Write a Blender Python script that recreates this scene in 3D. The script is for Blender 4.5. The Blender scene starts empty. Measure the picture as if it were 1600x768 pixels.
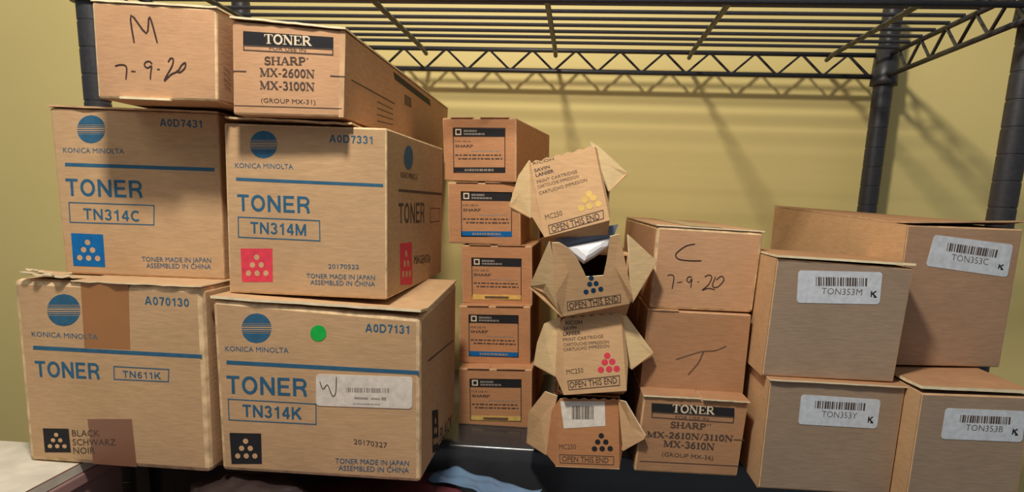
import bpy, bmesh, math, random
from mathutils import Vector, Matrix
random.seed(7)
C = bpy.context.scene.collection
scene = bpy.context.scene
DZ = 1.332                       # floor lies this far (m) below the rail datum of the upper shelf
def V(p): return Vector((p[0] / 1000, p[1] / 1000, p[2] / 1000 + DZ))     # millimetres -> scene metres

# ------------------------------------------------------------------ camera, light, exposure
def look(yaw, pitch, roll):
    f0 = Vector((-math.sin(yaw), math.cos(yaw), 0)); r0 = Vector((math.cos(yaw), math.sin(yaw), 0)); u0 = Vector((0, 0, 1))
    f = f0 * math.cos(pitch) - u0 * math.sin(pitch); u = u0 * math.cos(pitch) + f0 * math.sin(pitch)
    r = r0 * math.cos(roll) + u * math.sin(roll); u = u * math.cos(roll) - r0 * math.sin(roll)
    return Matrix((r, u, -f)).transposed()
cam = bpy.data.cameras.new('camera'); cam_o = bpy.data.objects.new('camera', cam); C.objects.link(cam_o)
cam.sensor_width = 36; cam.lens = 1131.85 / 1600 * 36; cam.shift_y = (551.42 - 384) / 1600
cam.clip_start = .02
cam_o.matrix_world = Matrix.Translation(V((-397.5, -1065.6, -174.2))) @ look(.0845, .2105, .0325).to_4x4()
scene.camera = cam_o
world = bpy.data.worlds.new('world'); scene.world = world; world.use_nodes = True
bg = world.node_tree.nodes['Background']; bg.inputs[0].default_value = (.86, .92, 1, 1); bg.inputs[1].default_value = .25
def lamp(name, kind, loc, energy, col, **kw):
    l = bpy.data.lights.new(name, kind); l.energy = energy; l.color = col
    for k, v in kw.items(): setattr(l, k, v)
    o = bpy.data.objects.new(name, l); C.objects.link(o); o.location = V(loc); return o
lamp('bare_bulb', 'POINT', (-555, -820, 480), 30, (1, .92, .80), shadow_soft_size=.045)
room = lamp('room_lamp', 'AREA', (-1080, -1080, 520), 1.2, (1, .9, .78), shape='DISK', size=.5)
room.rotation_euler = (V((-450, -300, -250)) - room.location).to_track_quat('-Z', 'Y').to_euler()
vs = scene.view_settings; vs.view_transform = 'Standard'; vs.look = 'None'; vs.gamma = 1; vs.use_curve_mapping = False; vs.exposure = 0

# ------------------------------------------------------------------ materials
def srgb(r, g, b):
    f = lambda c: c / 12.92 if c <= .04045 else ((c + .055) / 1.055) ** 2.4
    return (f(r / 255), f(g / 255), f(b / 255), 1)
def new_mat(name, rough=.8, spec=.3):
    m = bpy.data.materials.new(name); m.use_nodes = True; b = m.node_tree.nodes['Principled BSDF']
    b.inputs['Roughness'].default_value = rough; b.inputs['Specular IOR Level'].default_value = spec
    return m, m.node_tree, b
def noise_mat(name, col, var=.12, scale=40, rough=.8, spec=.3, bump=0, stretch=(1, 1, 1)):
    m, t, b = new_mat(name, rough, spec)
    tc = t.nodes.new('ShaderNodeTexCoord'); mp = t.nodes.new('ShaderNodeMapping'); mp.inputs['Scale'].default_value = stretch
    n = t.nodes.new('ShaderNodeTexNoise'); n.inputs['Scale'].default_value = scale; n.inputs['Detail'].default_value = 5
    r = t.nodes.new('ShaderNodeValToRGB')
    r.color_ramp.elements[0].position = .3; r.color_ramp.elements[1].position = .7
    r.color_ramp.elements[0].color = tuple(c * (1 - var) for c in col[:3]) + (1,); r.color_ramp.elements[1].color = tuple(min(1, c * (1 + var)) for c in col[:3]) + (1,)
    t.links.new(tc.outputs['Object'], mp.inputs[0]); t.links.new(mp.outputs[0], n.inputs['Vector']); t.links.new(n.outputs[0], r.inputs[0]); t.links.new(r.outputs[0], b.inputs['Base Color'])
    if bump:
        bp = t.nodes.new('ShaderNodeBump'); bp.inputs['Strength'].default_value = bump; bp.inputs['Distance'].default_value = .002
        t.links.new(n.outputs[0], bp.inputs['Height']); t.links.new(bp.outputs[0], b.inputs['Normal'])
    return m
def kraft_mat(name, col, flute=True):
    """Kraft board: fibre mottle, fine flute lines, faint stains."""
    m, t, b = new_mat(name, .82, .22)
    tc = t.nodes.new('ShaderNodeTexCoord')
    def noise(scale, stretch, detail=4):
        mp = t.nodes.new('ShaderNodeMapping'); mp.inputs['Scale'].default_value = stretch
        n = t.nodes.new('ShaderNodeTexNoise'); n.inputs['Scale'].default_value = scale; n.inputs['Detail'].default_value = detail
        t.links.new(tc.outputs['Object'], mp.inputs[0]); t.links.new(mp.outputs[0], n.inputs['Vector']); return n
    a = noise(60, (1, 1, 5)); f = noise(420, (.25, .25, 1.3), 3); s = noise(14, (1, 1, 1), 3)
    def mix(c1, fac, dark):
        r = t.nodes.new('ShaderNodeMapRange'); r.inputs[1].default_value = .3; r.inputs[2].default_value = .72; r.inputs[3].default_value = 1 - dark; r.inputs[4].default_value = 1 + dark
        t.links.new(fac.outputs[0], r.inputs[0])
        v = t.nodes.new('ShaderNodeVectorMath'); v.operation = 'SCALE'
        if isinstance(c1, tuple): v.inputs[0].default_value = c1[:3]
        else: t.links.new(c1.outputs[0], v.inputs[0])
        t.links.new(r.outputs[0], v.inputs['Scale']); return v
    c = mix(col, a, .06); c = mix(c, f, .055); c = mix(c, s, .07)
    t.links.new(c.outputs[0], b.inputs['Base Color'])
    bp = t.nodes.new('ShaderNodeBump'); bp.inputs['Strength'].default_value = .25; bp.inputs['Distance'].default_value = .0006
    t.links.new(f.outputs[0], bp.inputs['Height']); t.links.new(bp.outputs[0], b.inputs['Normal'])
    return m
K_TAN = kraft_mat('tan_kraft', srgb(196, 160, 120)); K_PINK = kraft_mat('pinkish_kraft', srgb(198, 154, 116)); K_ORANGE = kraft_mat('orange_kraft', srgb(196, 142, 100))
K_GREY = kraft_mat('greyish_kraft', srgb(160, 138, 116)); K_DULL = kraft_mat('dull_brown_kraft', srgb(172, 138, 110)); K_BROWN = kraft_mat('brown_kraft', srgb(178, 134, 98)); K_OPEN = kraft_mat('buff_kraft', srgb(206, 166, 122)); K_INNER = kraft_mat('pale_inner_kraft', srgb(226, 196, 146))
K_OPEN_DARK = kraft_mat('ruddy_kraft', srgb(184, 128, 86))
EDGE = noise_mat('worn_board_edge', srgb(222, 190, 146), .3, 110); EDGE_K = noise_mat('kraft_edge', srgb(206, 166, 124), .18, 90)
EDGE_P = noise_mat('torn_ply', srgb(238, 222, 184), .15, 120)
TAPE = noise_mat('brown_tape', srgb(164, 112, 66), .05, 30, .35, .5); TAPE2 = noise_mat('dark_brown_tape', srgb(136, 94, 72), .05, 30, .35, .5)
TAPE_CLEAR = noise_mat('glossy_tape', srgb(190, 160, 130), .06, 40, .18, .6)
INK = {n: noise_mat('ink_' + n, srgb(*c), .12, 200, .7, .25) for n, c in dict(blue=(50, 98, 128), dark=(84, 68, 60), ink=(66, 48, 44), faint=(112, 86, 66), black=(38, 38, 40), cyan=(14, 104, 170),
       magenta=(222, 66, 84), yellow=(224, 188, 104), navy=(30, 62, 92), green=(26, 178, 72), paper=(224, 214, 200), label=(206, 212, 218), paperk=(226, 206, 176), grey=(150, 140, 130), tan=(206, 166, 124)).items()}
BLACK = noise_mat('black_powder_coat', srgb(48, 48, 51), .2, 300, .42, .5); LINER = noise_mat('black_plastic_liner', srgb(56, 57, 60), .12, 25, .2, .5)
DARK_IN = kraft_mat('shadowed_kraft', srgb(150, 112, 82))
# ------------------------------------------------------------------ object helpers
def link(name, bm, mat, parent=None, origin=None, smooth=False, label=None):
    """One mesh object from a bmesh in scene coordinates, child of parent, local to the thing's base point."""
    me = bpy.data.meshes.new(name)
    o0 = origin if origin is not None else (parent['_o'] if parent is not None and '_o' in parent else (0, 0, 0))
    o0 = Vector(o0); bm.transform(Matrix.Translation(-o0)); bm.normal_update(); bm.to_mesh(me); bm.free()
    for m in (mat if isinstance(mat, (list, tuple)) else [mat]): me.materials.append(m)
    if smooth:
        for p in me.polygons: p.use_smooth = True
    o = bpy.data.objects.new(name, me); C.objects.link(o)
    if parent is not None: o.parent = parent
    else: o.location = o0
    o['_o'] = tuple(o0)
    if label: o['label'] = label
    return o
def tag(o, label, cat, group=None):
    o['label'] = label; o['category'] = cat
    if group: o['group'] = group
    return o
def thing(name, base, label, cat, group=None):
    o = bpy.data.objects.new(name, None); C.objects.link(o); o.location = base; o.empty_display_size = .03; o['_o'] = tuple(base)
    return tag(o, label, cat, group)
def structure(name, bm, mat):
    o = link(name, bm, mat, origin=(0, 0, 0)); o['kind'] = 'structure'; return o
def hexa(bm, c, bevel=0, seg=2, edge_mat=None):
    """Eight corners in the order BL BR TR TL (front), then the same at the back."""
    v = [bm.verts.new(p) for p in c]
    fs = [bm.faces.new([v[i] for i in f]) for f in ((0, 1, 2, 3), (5, 4, 7, 6), (1, 5, 6, 2), (4, 0, 3, 7), (3, 2, 6, 7), (4, 5, 1, 0))]
    if bevel:
        es = list({e for f in fs for e in f.edges})
        r = bmesh.ops.bevel(bm, geom=es, offset=bevel, segments=seg, profile=.5, affect='EDGES')
        if edge_mat is not None:
            for f in r['faces']: f.material_index = edge_mat
    return bm
def box(bm, lo, hi, bevel=0, **k):
    (a, b, c), (d, e, f) = lo, hi
    return hexa(bm, [V(p) for p in ((a, b, c), (d, b, c), (d, b, f), (a, b, f), (a, e, c), (d, e, c), (d, e, f), (a, e, f))], bevel, **k)
def tube(bm, pts, r, n=8, cap=True):
    rings = []
    for i, p in enumerate(pts):
        d = (pts[min(i + 1, len(pts) - 1)] - pts[max(i - 1, 0)]).normalized()
        a = d.orthogonal().normalized() if abs(d.z) > .9 else d.cross(Vector((0, 0, 1))).normalized()
        b = d.cross(a)
        rings.append([bm.verts.new(p + (a * math.cos(t) + b * math.sin(t)) * r) for t in (2 * math.pi * k / n for k in range(n))])
    for A, B in zip(rings, rings[1:]):
        for k in range(n): bm.faces.new((A[k], A[(k + 1) % n], B[(k + 1) % n], B[k]))
    if cap: bm.faces.new(rings[0][::-1]); bm.faces.new(rings[-1])
    bmesh.ops.recalc_face_normals(bm, faces=bm.faces[:])
def lathe(bm, x, y, prof, n=28):
    rings = [[bm.verts.new(V((x + r * math.cos(2 * math.pi * k / n), y + r * math.sin(2 * math.pi * k / n), z))) for k in range(n)] for r, z in prof]
    for A, B in zip(rings, rings[1:]):
        for k in range(n): bm.faces.new((A[k], A[(k + 1) % n], B[(k + 1) % n], B[k]))
    bm.faces.new(rings[0][::-1]); bm.faces.new(rings[-1])
    bmesh.ops.recalc_face_normals(bm, faces=bm.faces[:])

# ------------------------------------------------------------------ printing on a face
class Face:
    """Bilinear chart of a flat face given as BL, BR, TR, TL."""
    def __init__(s, q):
        s.q = [Vector(p) for p in q]; s.n = (s.q[1] - s.q[0]).cross(s.q[3] - s.q[0]).normalized()
    def at(s, u, v, off=.0004):
        a, b, c, d = s.q
        return a * (1 - u) * (1 - v) + b * u * (1 - v) + c * u * v + d * (1 - u) * v + s.n * off
    def sub(s, quad, off=.0):                                    # a smaller chart from four (u, v) corners
        return Face([s.at(u, v, off) for u, v in quad])
def m_fill(f, off=.0004, r=0, t=.00015):
    """Thin rectangle (rounded corners if r>0) covering the chart."""
    bm = bmesh.new(); w = (f.q[1] - f.q[0]).length; h = (f.q[3] - f.q[0]).length; pts = []
    if r:
        for cx, cy, a0 in ((1 - r / w, 1 - r / h, 0), (r / w, 1 - r / h, 90), (r / w, r / h, 180), (1 - r / w, r / h, 270)):
            for k in range(5): a = math.radians(a0 + k * 22.5); pts.append((cx + r / w * math.cos(a), cy + r / h * math.sin(a)))
    else: pts = [(0, 0), (1, 0), (1, 1), (0, 1)]
    solid(bm, [f.at(u, v, off) for u, v in pts], f.n, t); return bm
def solid(bm, pts, n, t, mat=0):
    """Polygon with a little thickness: top at pts, sides going back along -n."""
    a = [bm.verts.new(p) for p in pts]; b = [bm.verts.new(p - n * t) for p in pts]
    fs = [bm.faces.new(a), bm.faces.new(b[::-1])]; k = len(pts)
    for i in range(k): fs.append(bm.faces.new((a[i], b[i], b[(i + 1) % k], a[(i + 1) % k])))
    for x in fs: x.material_index = mat
    return fs
def m_rects(f, rects, off):
    bm = bmesh.new()
    for (a, b, c, d) in rects: solid(bm, [f.at(a, b, off), f.at(c, b, off), f.at(c, d, off), f.at(a, d, off)], f.n, .0001)
    return bm
def m_frame(f, off, w=.0009):
    W = (f.q[1] - f.q[0]).length; H = (f.q[3] - f.q[0]).length; a, b = w / W, w / H
    return m_rects(f, [(0, 0, 1, b), (0, 1 - b, 1, 1), (0, b, a, 1 - b), (1 - a, b, 1, 1 - b)], off)
def m_disc(f, off, n=28, r=.5, cx=.5, cy=.5, bm=None):
    bm = bm or bmesh.new()
    solid(bm, [f.at(cx + r * math.cos(2 * math.pi * k / n), cy + r * math.sin(2 * math.pi * k / n), off) for k in range(n)], f.n, .0001); return bm
def m_logo(f, off):
    """Disc cut by pale horizontal bands across its middle (globe emblem)."""
    bm = bmesh.new()
    def seg(y0, y1, n=10):
        L, R = [], []
        for k in range(n + 1):
            y = y0 + (y1 - y0) * k / n; x = math.sqrt(max(0, .25 - y * y)); R.append((.5 + x, .5 + y)); L.append((.5 - x, .5 + y))
        pts = R + L[::-1]; out = []
        for p in pts:
            if not out or (abs(p[0] - out[-1][0]) + abs(p[1] - out[-1][1])) > 1e-5: out.append(p)
        solid(bm, [f.at(u, v, off) for u, v in out], f.n, .0001)
    seg(.17, .5); seg(-.5, -.17); seg(.115, .15, 3); seg(.06, .09, 3); seg(-.015, .012, 2); seg(-.09, -.06, 3); seg(-.15, -.115, 3)
    return bm
TXT = {}
def text_geom(s, bold):
    key = (s, bold)
    if key not in TXT:
        cu = bpy.data.curves.new('t', 'FONT'); cu.body = s; cu.size = 1; cu.offset = bold; cu.resolution_u = 2
        o = bpy.data.objects.new('t', cu); me = bpy.data.meshes.new_from_object(o)
        vs_ = [(v.co.x, v.co.y) for v in me.vertices]; fs = [tuple(p.vertices) for p in me.polygons]
        x0 = min(v[0] for v in vs_); x1 = max(v[0] for v in vs_)
        TXT[key] = ([((x - x0) / (x1 - x0), y / .70) for x, y in vs_], fs)
        bpy.data.objects.remove(o); bpy.data.curves.remove(cu); bpy.data.meshes.remove(me)
    return TXT[key]
def m_text(f, s, bold, off):
    vs_, fs = text_geom(s, bold); bm = bmesh.new(); v = [bm.verts.new(f.at(x, y, off)) for x, y in vs_]
    for q in fs:
        try: bm.faces.new([v[i] for i in q])
        except ValueError: pass
    bmesh.ops.recalc_face_normals(bm, faces=bm.faces[:])
    bm.normal_update()
    for q in bm.faces:
        if q.normal.dot(f.n) < 0: q.normal_flip()
    return bm
def ribbon(bm, f, pts, w, off):
    """Stroke of width w (m) through chart points, with round-ish ends."""
    P = [f.at(u, v, off) for u, v in pts]
    if len(P) > 3:                                                # smooth the pen path
        Q = []
        for i in range(len(P) - 1):
            p0, p1, p2, p3 = P[max(i - 1, 0)], P[i], P[i + 1], P[min(i + 2, len(P) - 1)]
            for k in range(4):
                t = k / 4; Q.append(.5 * (2 * p1 + (p2 - p0) * t + (2 * p0 - 5 * p1 + 4 * p2 - p3) * t * t + (3 * p1 - p0 - 3 * p2 + p3) * t ** 3))
        P = Q + [P[-1]]
    L = []
    for i, p in enumerate(P):
        d = (P[min(i + 1, len(P) - 1)] - P[max(i - 1, 0)]).normalized(); s = f.n.cross(d) * w / 2 * (.8 if i in (0, len(P) - 1) else 1)
        L.append((bm.verts.new(p - s), bm.verts.new(p + s)))
    for (a, b), (c, d) in zip(L, L[1:]):
        q = bm.faces.new((a, c, d, b)); q.normal_update()
        if q.normal.dot(f.n) < 0: q.normal_flip()
# book-face letters with thick stems, thin arms and serifs (unit height)
T_, t_ = .18, .075
def _arc(cx, cy, rx, ry, a0, a1, n=10): return [(cx + rx * math.cos(math.radians(a0 + (a1 - a0) * k / n)), cy + ry * math.sin(math.radians(a0 + (a1 - a0) * k / n))) for k in range(n + 1)]
def _s(x, y, w=.34): return ([(x - w / 2, y), (x + w / 2, y)], t_)
GL = {
 'T': (.8, [([(.4, 0), (.4, 1)], T_), ([(.04, .95), (.76, .95)], t_), ([(.06, .97), (.06, .74)], t_), ([(.74, .97), (.74, .74)], t_), _s(.4, .04, .4)]),
 'O': (.86, [(_arc(.43, .5, .33, .45, 0, 360, 20), .16)]),
 'N': (.92, [([(.16, 0), (.16, 1)], t_), ([(.16, .98), (.76, .02)], T_), ([(.76, 0), (.76, 1)], t_), _s(.16, .04), _s(.14, .96), _s(.76, .96)]),
 'E': (.76, [([(.18, 0), (.18, 1)], T_), ([(.05, .95), (.68, .95)], t_), ([(.18, .5), (.5, .5)], t_), ([(.05, .05), (.68, .05)], t_), ([(.67, .97), (.67, .76)], t_), ([(.69, .03), (.69, .26)], t_), ([(.5, .38), (.5, .62)], t_)]),
 'R': (.84, [([(.18, 0), (.18, 1)], T_), ([(.05, .95), (.42, .95)] + _arc(.42, .72, .22, .23, 90, -90, 8) + [(.18, .49)], .12), ([(.4, .5), (.74, .04)], .17), _s(.18, .04), _s(.76, .04, .22)]),
 'S': (.66, [(_arc(.33, .72, .22, .23, 30, 270, 10) + _arc(.33, .27, .24, .23, 90, -150, 10), .14), ([(.55, .96), (.55, .72)], t_), ([(.08, .04), (.08, .3)], t_)]),
 'H': (.92, [([(.18, 0), (.18, 1)], T_), ([(.74, 0), (.74, 1)], T_), ([(.18, .5), (.74, .5)], t_), _s(.18, .04), _s(.18, .96), _s(.74, .04), _s(.74, .96)]),
 'A': (.86, [([(.1, .02), (.42, .98)], t_), ([(.42, .98), (.74, .02)], T_), ([(.22, .34), (.6, .34)], t_), _s(.11, .04, .26), _s(.74, .04)]),
 'P': (.74, [([(.18, 0), (.18, 1)], T_), ([(.05, .95), (.4, .95)] + _arc(.4, .71, .24, .24, 90, -90, 8) + [(.18, .47)], .12), _s(.18, .04)]),
 'M': (1.08, [([(.16, 0), (.16, 1)], t_), ([(.16, .98), (.5, .06)], T_), ([(.5, .06), (.86, .98)], t_), ([(.9, 0), (.9, 1)], T_), _s(.16, .04, .28), _s(.9, .04), _s(.12, .96, .22), _s(.94, .96, .24)]),
 'X': (.86, [([(.14, .98), (.72, .02)], T_), ([(.7, .98), (.14, .02)], t_), _s(.14, .04, .26), _s(.72, .04, .28), _s(.14, .96, .28), _s(.7, .96, .26)]),
 '0': (.64, [(_arc(.32, .5, .21, .44, 0, 360, 18), .15)]),
 '1': (.5, [([(.27, 0), (.27, .98)], T_), ([(.27, .96), (.1, .8)], t_), _s(.27, .04, .4)]),
 '2': (.64, [(_arc(.31, .7, .2, .25, 165, -30, 10) + [(.1, .08)], .14), ([(.06, .08), (.58, .08)], .15)]),
 '3': (.62, [(_arc(.28, .73, .2, .22, 150, -90, 9), .13), (_arc(.28, .28, .24, .24, 90, -150, 10), .14)]),
 '6': (.64, [(_arc(.32, .3, .21, .26, 0, 360, 14), .14), ([(.12, .35), (.16, .62), (.3, .85), (.52, .96)], .12)]),
 '-': (.42, [([(.06, .38), (.36, .38)], .14)]), '/': (.42, [([(.04, 0), (.38, 1)], t_)]), '*': (.3, [(_arc(.15, .84, .07, .09, 0, 360, 8), .05)]), ' ': (.4, []),
}
_b = .175
GS = {
 'T': (.64, [([(.32, 0), (.32, 1)], _b), ([(.0, .92), (.64, .92)], .16)]),
 'O': (.80, [(_arc(.4, .5, .31, .42, 0, 360, 24), _b)]), 'C': (.74, [(_arc(.4, .5, .31, .42, 48, 312, 20), _b)]),
 'N': (.76, [([(.1, 0), (.1, 1)], _b), ([(.1, .95), (.66, .05)], .19), ([(.66, 0), (.66, 1)], _b)]),
 'E': (.66, [([(.1, 0), (.1, 1)], _b), ([(.1, .92), (.62, .92)], .16), ([(.1, .51), (.57, .51)], .15), ([(.1, .08), (.64, .08)], .16)]),
 'R': (.74, [([(.1, 0), (.1, 1)], _b), ([(.1, .92), (.4, .92)] + _arc(.42, .7, .2, .22, 90, -90, 9) + [(.1, .48)], .16), ([(.42, .48), (.58, .3), (.63, 0)], _b)]),
 'M': (.88, [([(.1, 0), (.1, 1)], _b), ([(.12, .96), (.44, .06)], .17), ([(.44, .06), (.76, .96)], .17), ([(.78, 0), (.78, 1)], _b)]),
 'K': (.76, [([(.1, 0), (.1, 1)], _b), ([(.12, .36), (.64, .98)], .18), ([(.3, .56), (.68, .02)], .19)]),
 'A': (.76, [([(.08, 0), (.36, .97)], .17), ([(.4, .97), (.68, 0)], .17), ([(.2, .29), (.56, .29)], .14)]),
 'D': (.76, [([(.1, 0), (.1, 1)], _b), ([(.1, .92), (.32, .92)] + _arc(.34, .5, .32, .42, 90, -90, 14) + [(.1, .08)], .16)]),
 '0': (.58, [(_arc(.29, .49, .2, .41, 0, 360, 18), .165)]), '1': (.5, [([(.32, 0), (.32, .98)], _b), ([(.32, .84), (.08, .74)], .14)]),
 '3': (.58, [(_arc(.27, .73, .19, .2, 165, -90, 12), .16), (_arc(.27, .29, .21, .22, 90, -165, 12), .16)]),
 '4': (.6, [([(.42, 0), (.42, .98)], .17), ([(.06, .28), (.58, .28)], .15), ([(.06, .3), (.4, .94)], .15)]),
 '6': (.58, [(_arc(.3, .3, .19, .22, 0, 360, 14), .16), ([(.1, .34), (.13, .64), (.24, .84), (.36, .91), (.5, .86)], .16)]),
 '7': (.56, [([(.03, .9), (.54, .9)], .16), ([(.5, .86), (.34, .5), (.24, 0)], .17)]),
 '5': (.58, [([(.13, .9), (.53, .9)], .15), ([(.15, .95), (.1, .5)], .15), (_arc(.27, .32, .21, .25, 125, -155, 14), .16)]), '-': (.34, [([(.05, .36), (.3, .36)], .15)]),
}
def m_sans(f, s, off):
    gap = .1; W = sum(GS[c][0] + gap for c in s) - gap; Hm = (f.q[3] - f.q[0]).length; bm = bmesh.new(); x = 0; k = 0
    for c in s:
        for pts, sw in GS[c][1]: ribbon2(bm, f, [((x + px) / W, py) for px, py in pts], sw * Hm, off + k * 1e-6); k += 1
        x += GS[c][0] + gap
    return bm
def m_serif(f, s, off):
    W = sum(GL[c][0] for c in s); Wm = (f.q[1] - f.q[0]).length; Hm = (f.q[3] - f.q[0]).length; bm = bmesh.new(); x = 0; k = 0
    for c in s:
        w, strokes = GL[c]
        for pts, sw in strokes:
            # horizontal strokes scale with the height, upright ones with the advance
            up = abs(pts[-1][1] - pts[0][1]) > abs(pts[-1][0] - pts[0][0])
            ribbon2(bm, f, [((x + px) / W, py) for px, py in pts], sw * (Wm / W if up else Hm), off + k * 1e-6); k += 1
        x += w
    return bm
def ribbon2(bm, f, pts, w, off):
    P = [f.at(u, v, off) for u, v in pts]; L = []
    for i, p in enumerate(P):
        d = (P[min(i + 1, len(P) - 1)] - P[max(i - 1, 0)])
        if (P[0] - P[-1]).length < 1e-6 and i in (0, len(P) - 1): d = P[1] - P[-2]
        s = f.n.cross(d.normalized()) * w / 2; L.append((bm.verts.new(p - s), bm.verts.new(p + s)))
    for (a, b), (c, d) in zip(L, L[1:]):
        q = bm.faces.new((a, c, d, b)); q.normal_update()
        if q.normal.dot(f.n) < 0: q.normal_flip()
def m_dots_pattern(f, off, r=.085, sx=1):
    bm = bmesh.new()
    for cx, cy in ((.5, .74), (.36, .51), (.64, .51), (.22, .26), (.5, .26), (.78, .26)): m_disc(f, off, 14, r, cx, cy, bm)
    return bm
def m_barcode(f, off):
    rnd = random.Random(3); x = 0; rects = []
    while x < 1:
        w = rnd.choice((.012, .02, .034)); rects.append((x, 0, min(1, x + w), 1)); x += w + rnd.choice((.014, .02, .03))
    return m_rects(f, rects, off)
def m_mark(f, off):
    """Small angular mark: an upright bar, a slanted stroke and a foot."""
    bm = bmesh.new()
    for pts, w in (([(.15, 0), (.15, 1)], .0011), ([(.15, .45), (.85, 1)], .0012), ([(.4, .5), (.9, 0)], .0014), ([(.5, 0), (1, 0)], .001)): ribbon2(bm, f, pts, w, off)
    return bm
def m_dashes(f, off, n=4, seed=1):
    rnd = random.Random(seed); x = 0; R = []
    while x < .98:
        w = rnd.uniform(.04, .13); R.append((x, .1, min(1, x + w), .9)); x += w + .025
    return m_rects(f, R, off)

PRINT_LABEL = dict(paper='off-white paper sticker', label='white barcode sticker')
def put_print(root, f0, item, k):
    kind, face, quad = item[:3]; ex = item[3:]; off = .00015 + k * .000008
    if kind == 'ink':
        bm = bmesh.new(); ribbon(bm, f0, quad, ex[0] * .00046, off + (.0005 if ex[1] == 'dark' and ex[2] == 'handwriting' else .0001)); link(ex[2], bm, INK[ex[1]], root); return
    f = f0.sub(quad)
    if kind == 'logo': link('globe_logo', m_logo(f, off), INK['blue'], root)
    elif kind == 'disc': link(ex[1], m_disc(f, off + .0001), INK[ex[0]], root, label='round green dot sticker' if ex[0] == 'green' else None)
    elif kind == 'text':
        sans = ex[2] in ('title_lettering', 'code_lettering', 'part_number') and all(ch in GS for ch in ex[0])
        link(ex[2], m_sans(f, ex[0], off) if sans else m_text(f, ex[0], ex[3], off), INK[ex[1]], root)
    elif kind == 'serif': link(ex[2], m_serif(f, ex[0], off + .0001), INK[ex[1]], root)
    elif kind == 'fill': link(ex[1], m_fill(f, off), INK[ex[0]], root)
    elif kind == 'frame': link(ex[1], m_frame(f, off), INK[ex[0]], root)
    elif kind == 'dots':
        o = link(ex[1], m_fill(f, off), INK[ex[0]], root); link('dot_pattern', m_dots_pattern(f, off + .0001), INK['tan'], o)
    elif kind == 'tape':
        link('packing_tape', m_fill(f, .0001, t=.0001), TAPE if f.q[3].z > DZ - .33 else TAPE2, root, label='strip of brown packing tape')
    elif kind == 'sticker':
        o = link('sticker', m_fill(f, off + .0002, r=.003, t=.0004), INK[ex[0]], root, label=PRINT_LABEL[ex[0]])
        for j, it in enumerate(ex[1]):
            g = f0.sub(it[1] if it[0] != 'text' else it[2])
            so = off + .0003
            if it[0] in ('barcode', 'bars'): link('barcode', m_barcode(g, so), INK['dark' if it[0] == 'barcode' else 'grey'], o)
            elif it[0] == 'text': link('code_lettering', m_text(g, it[1], -.012, so), INK['dark'], o)
            elif it[0] == 'mark': link('printed_mark', m_mark(g, so), INK['black'], o)
            else: link('small_print', m_dashes(g, so, seed=j), INK['grey'], o)
    elif kind == 'slabel':
        o = link('printed_label', m_frame(f, off, .0011), INK['dark'], root, label='black framed printed label')
        R = lambda a, b, c, d: f.sub([(a, b), (c, b), (c, d), (a, d)])
        link('header_band', m_fill(R(0, .80, 1, 1), off), INK['black'], o); hb = R(.05, .835, .165, .97)
        link('emblem', m_frame(hb, off + .0001, .0014), INK['paperk'], o); link('header_lettering', m_dashes(R(.21, .9, .46, .955), off + .0001, seed=2), INK['grey'], o)
        link('header_lettering', m_dashes(R(.21, .835, .62, .885), off + .0001, seed=5), INK['grey'], o)
        link('printed_lettering', m_text(R(.04, .675, .34, .72), 'FOR USE IN', 0, off), INK['dark'], o)
        link('printed_lettering', m_text(R(.04, .565, .39, .625), 'SHARP', .03, off), INK['dark'], o)
        link('small_print', m_dashes(R(.36, .47, .9, .50), off, seed=9), INK['grey'], o)
        link('small_print', m_dashes(R(.04, .375, .94, .415), off, seed=7), INK['dark'], o); link('small_print', m_dashes(R(.1, .295, .94, .335), off, seed=8), INK['dark'], o)
        link('colour_band', m_fill(R(0, 0, 1, .125), off), INK[ex[0]], o)
        if ex[0] == 'yellow': link('colour_lettering', m_fill(R(.26, .03, .74, .09), off + .0001), INK['faint'], o)
        else: link('colour_lettering', m_dashes(R(.22, .035, .78, .095), off + .0001, seed=4), INK['grey'], o)
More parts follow.
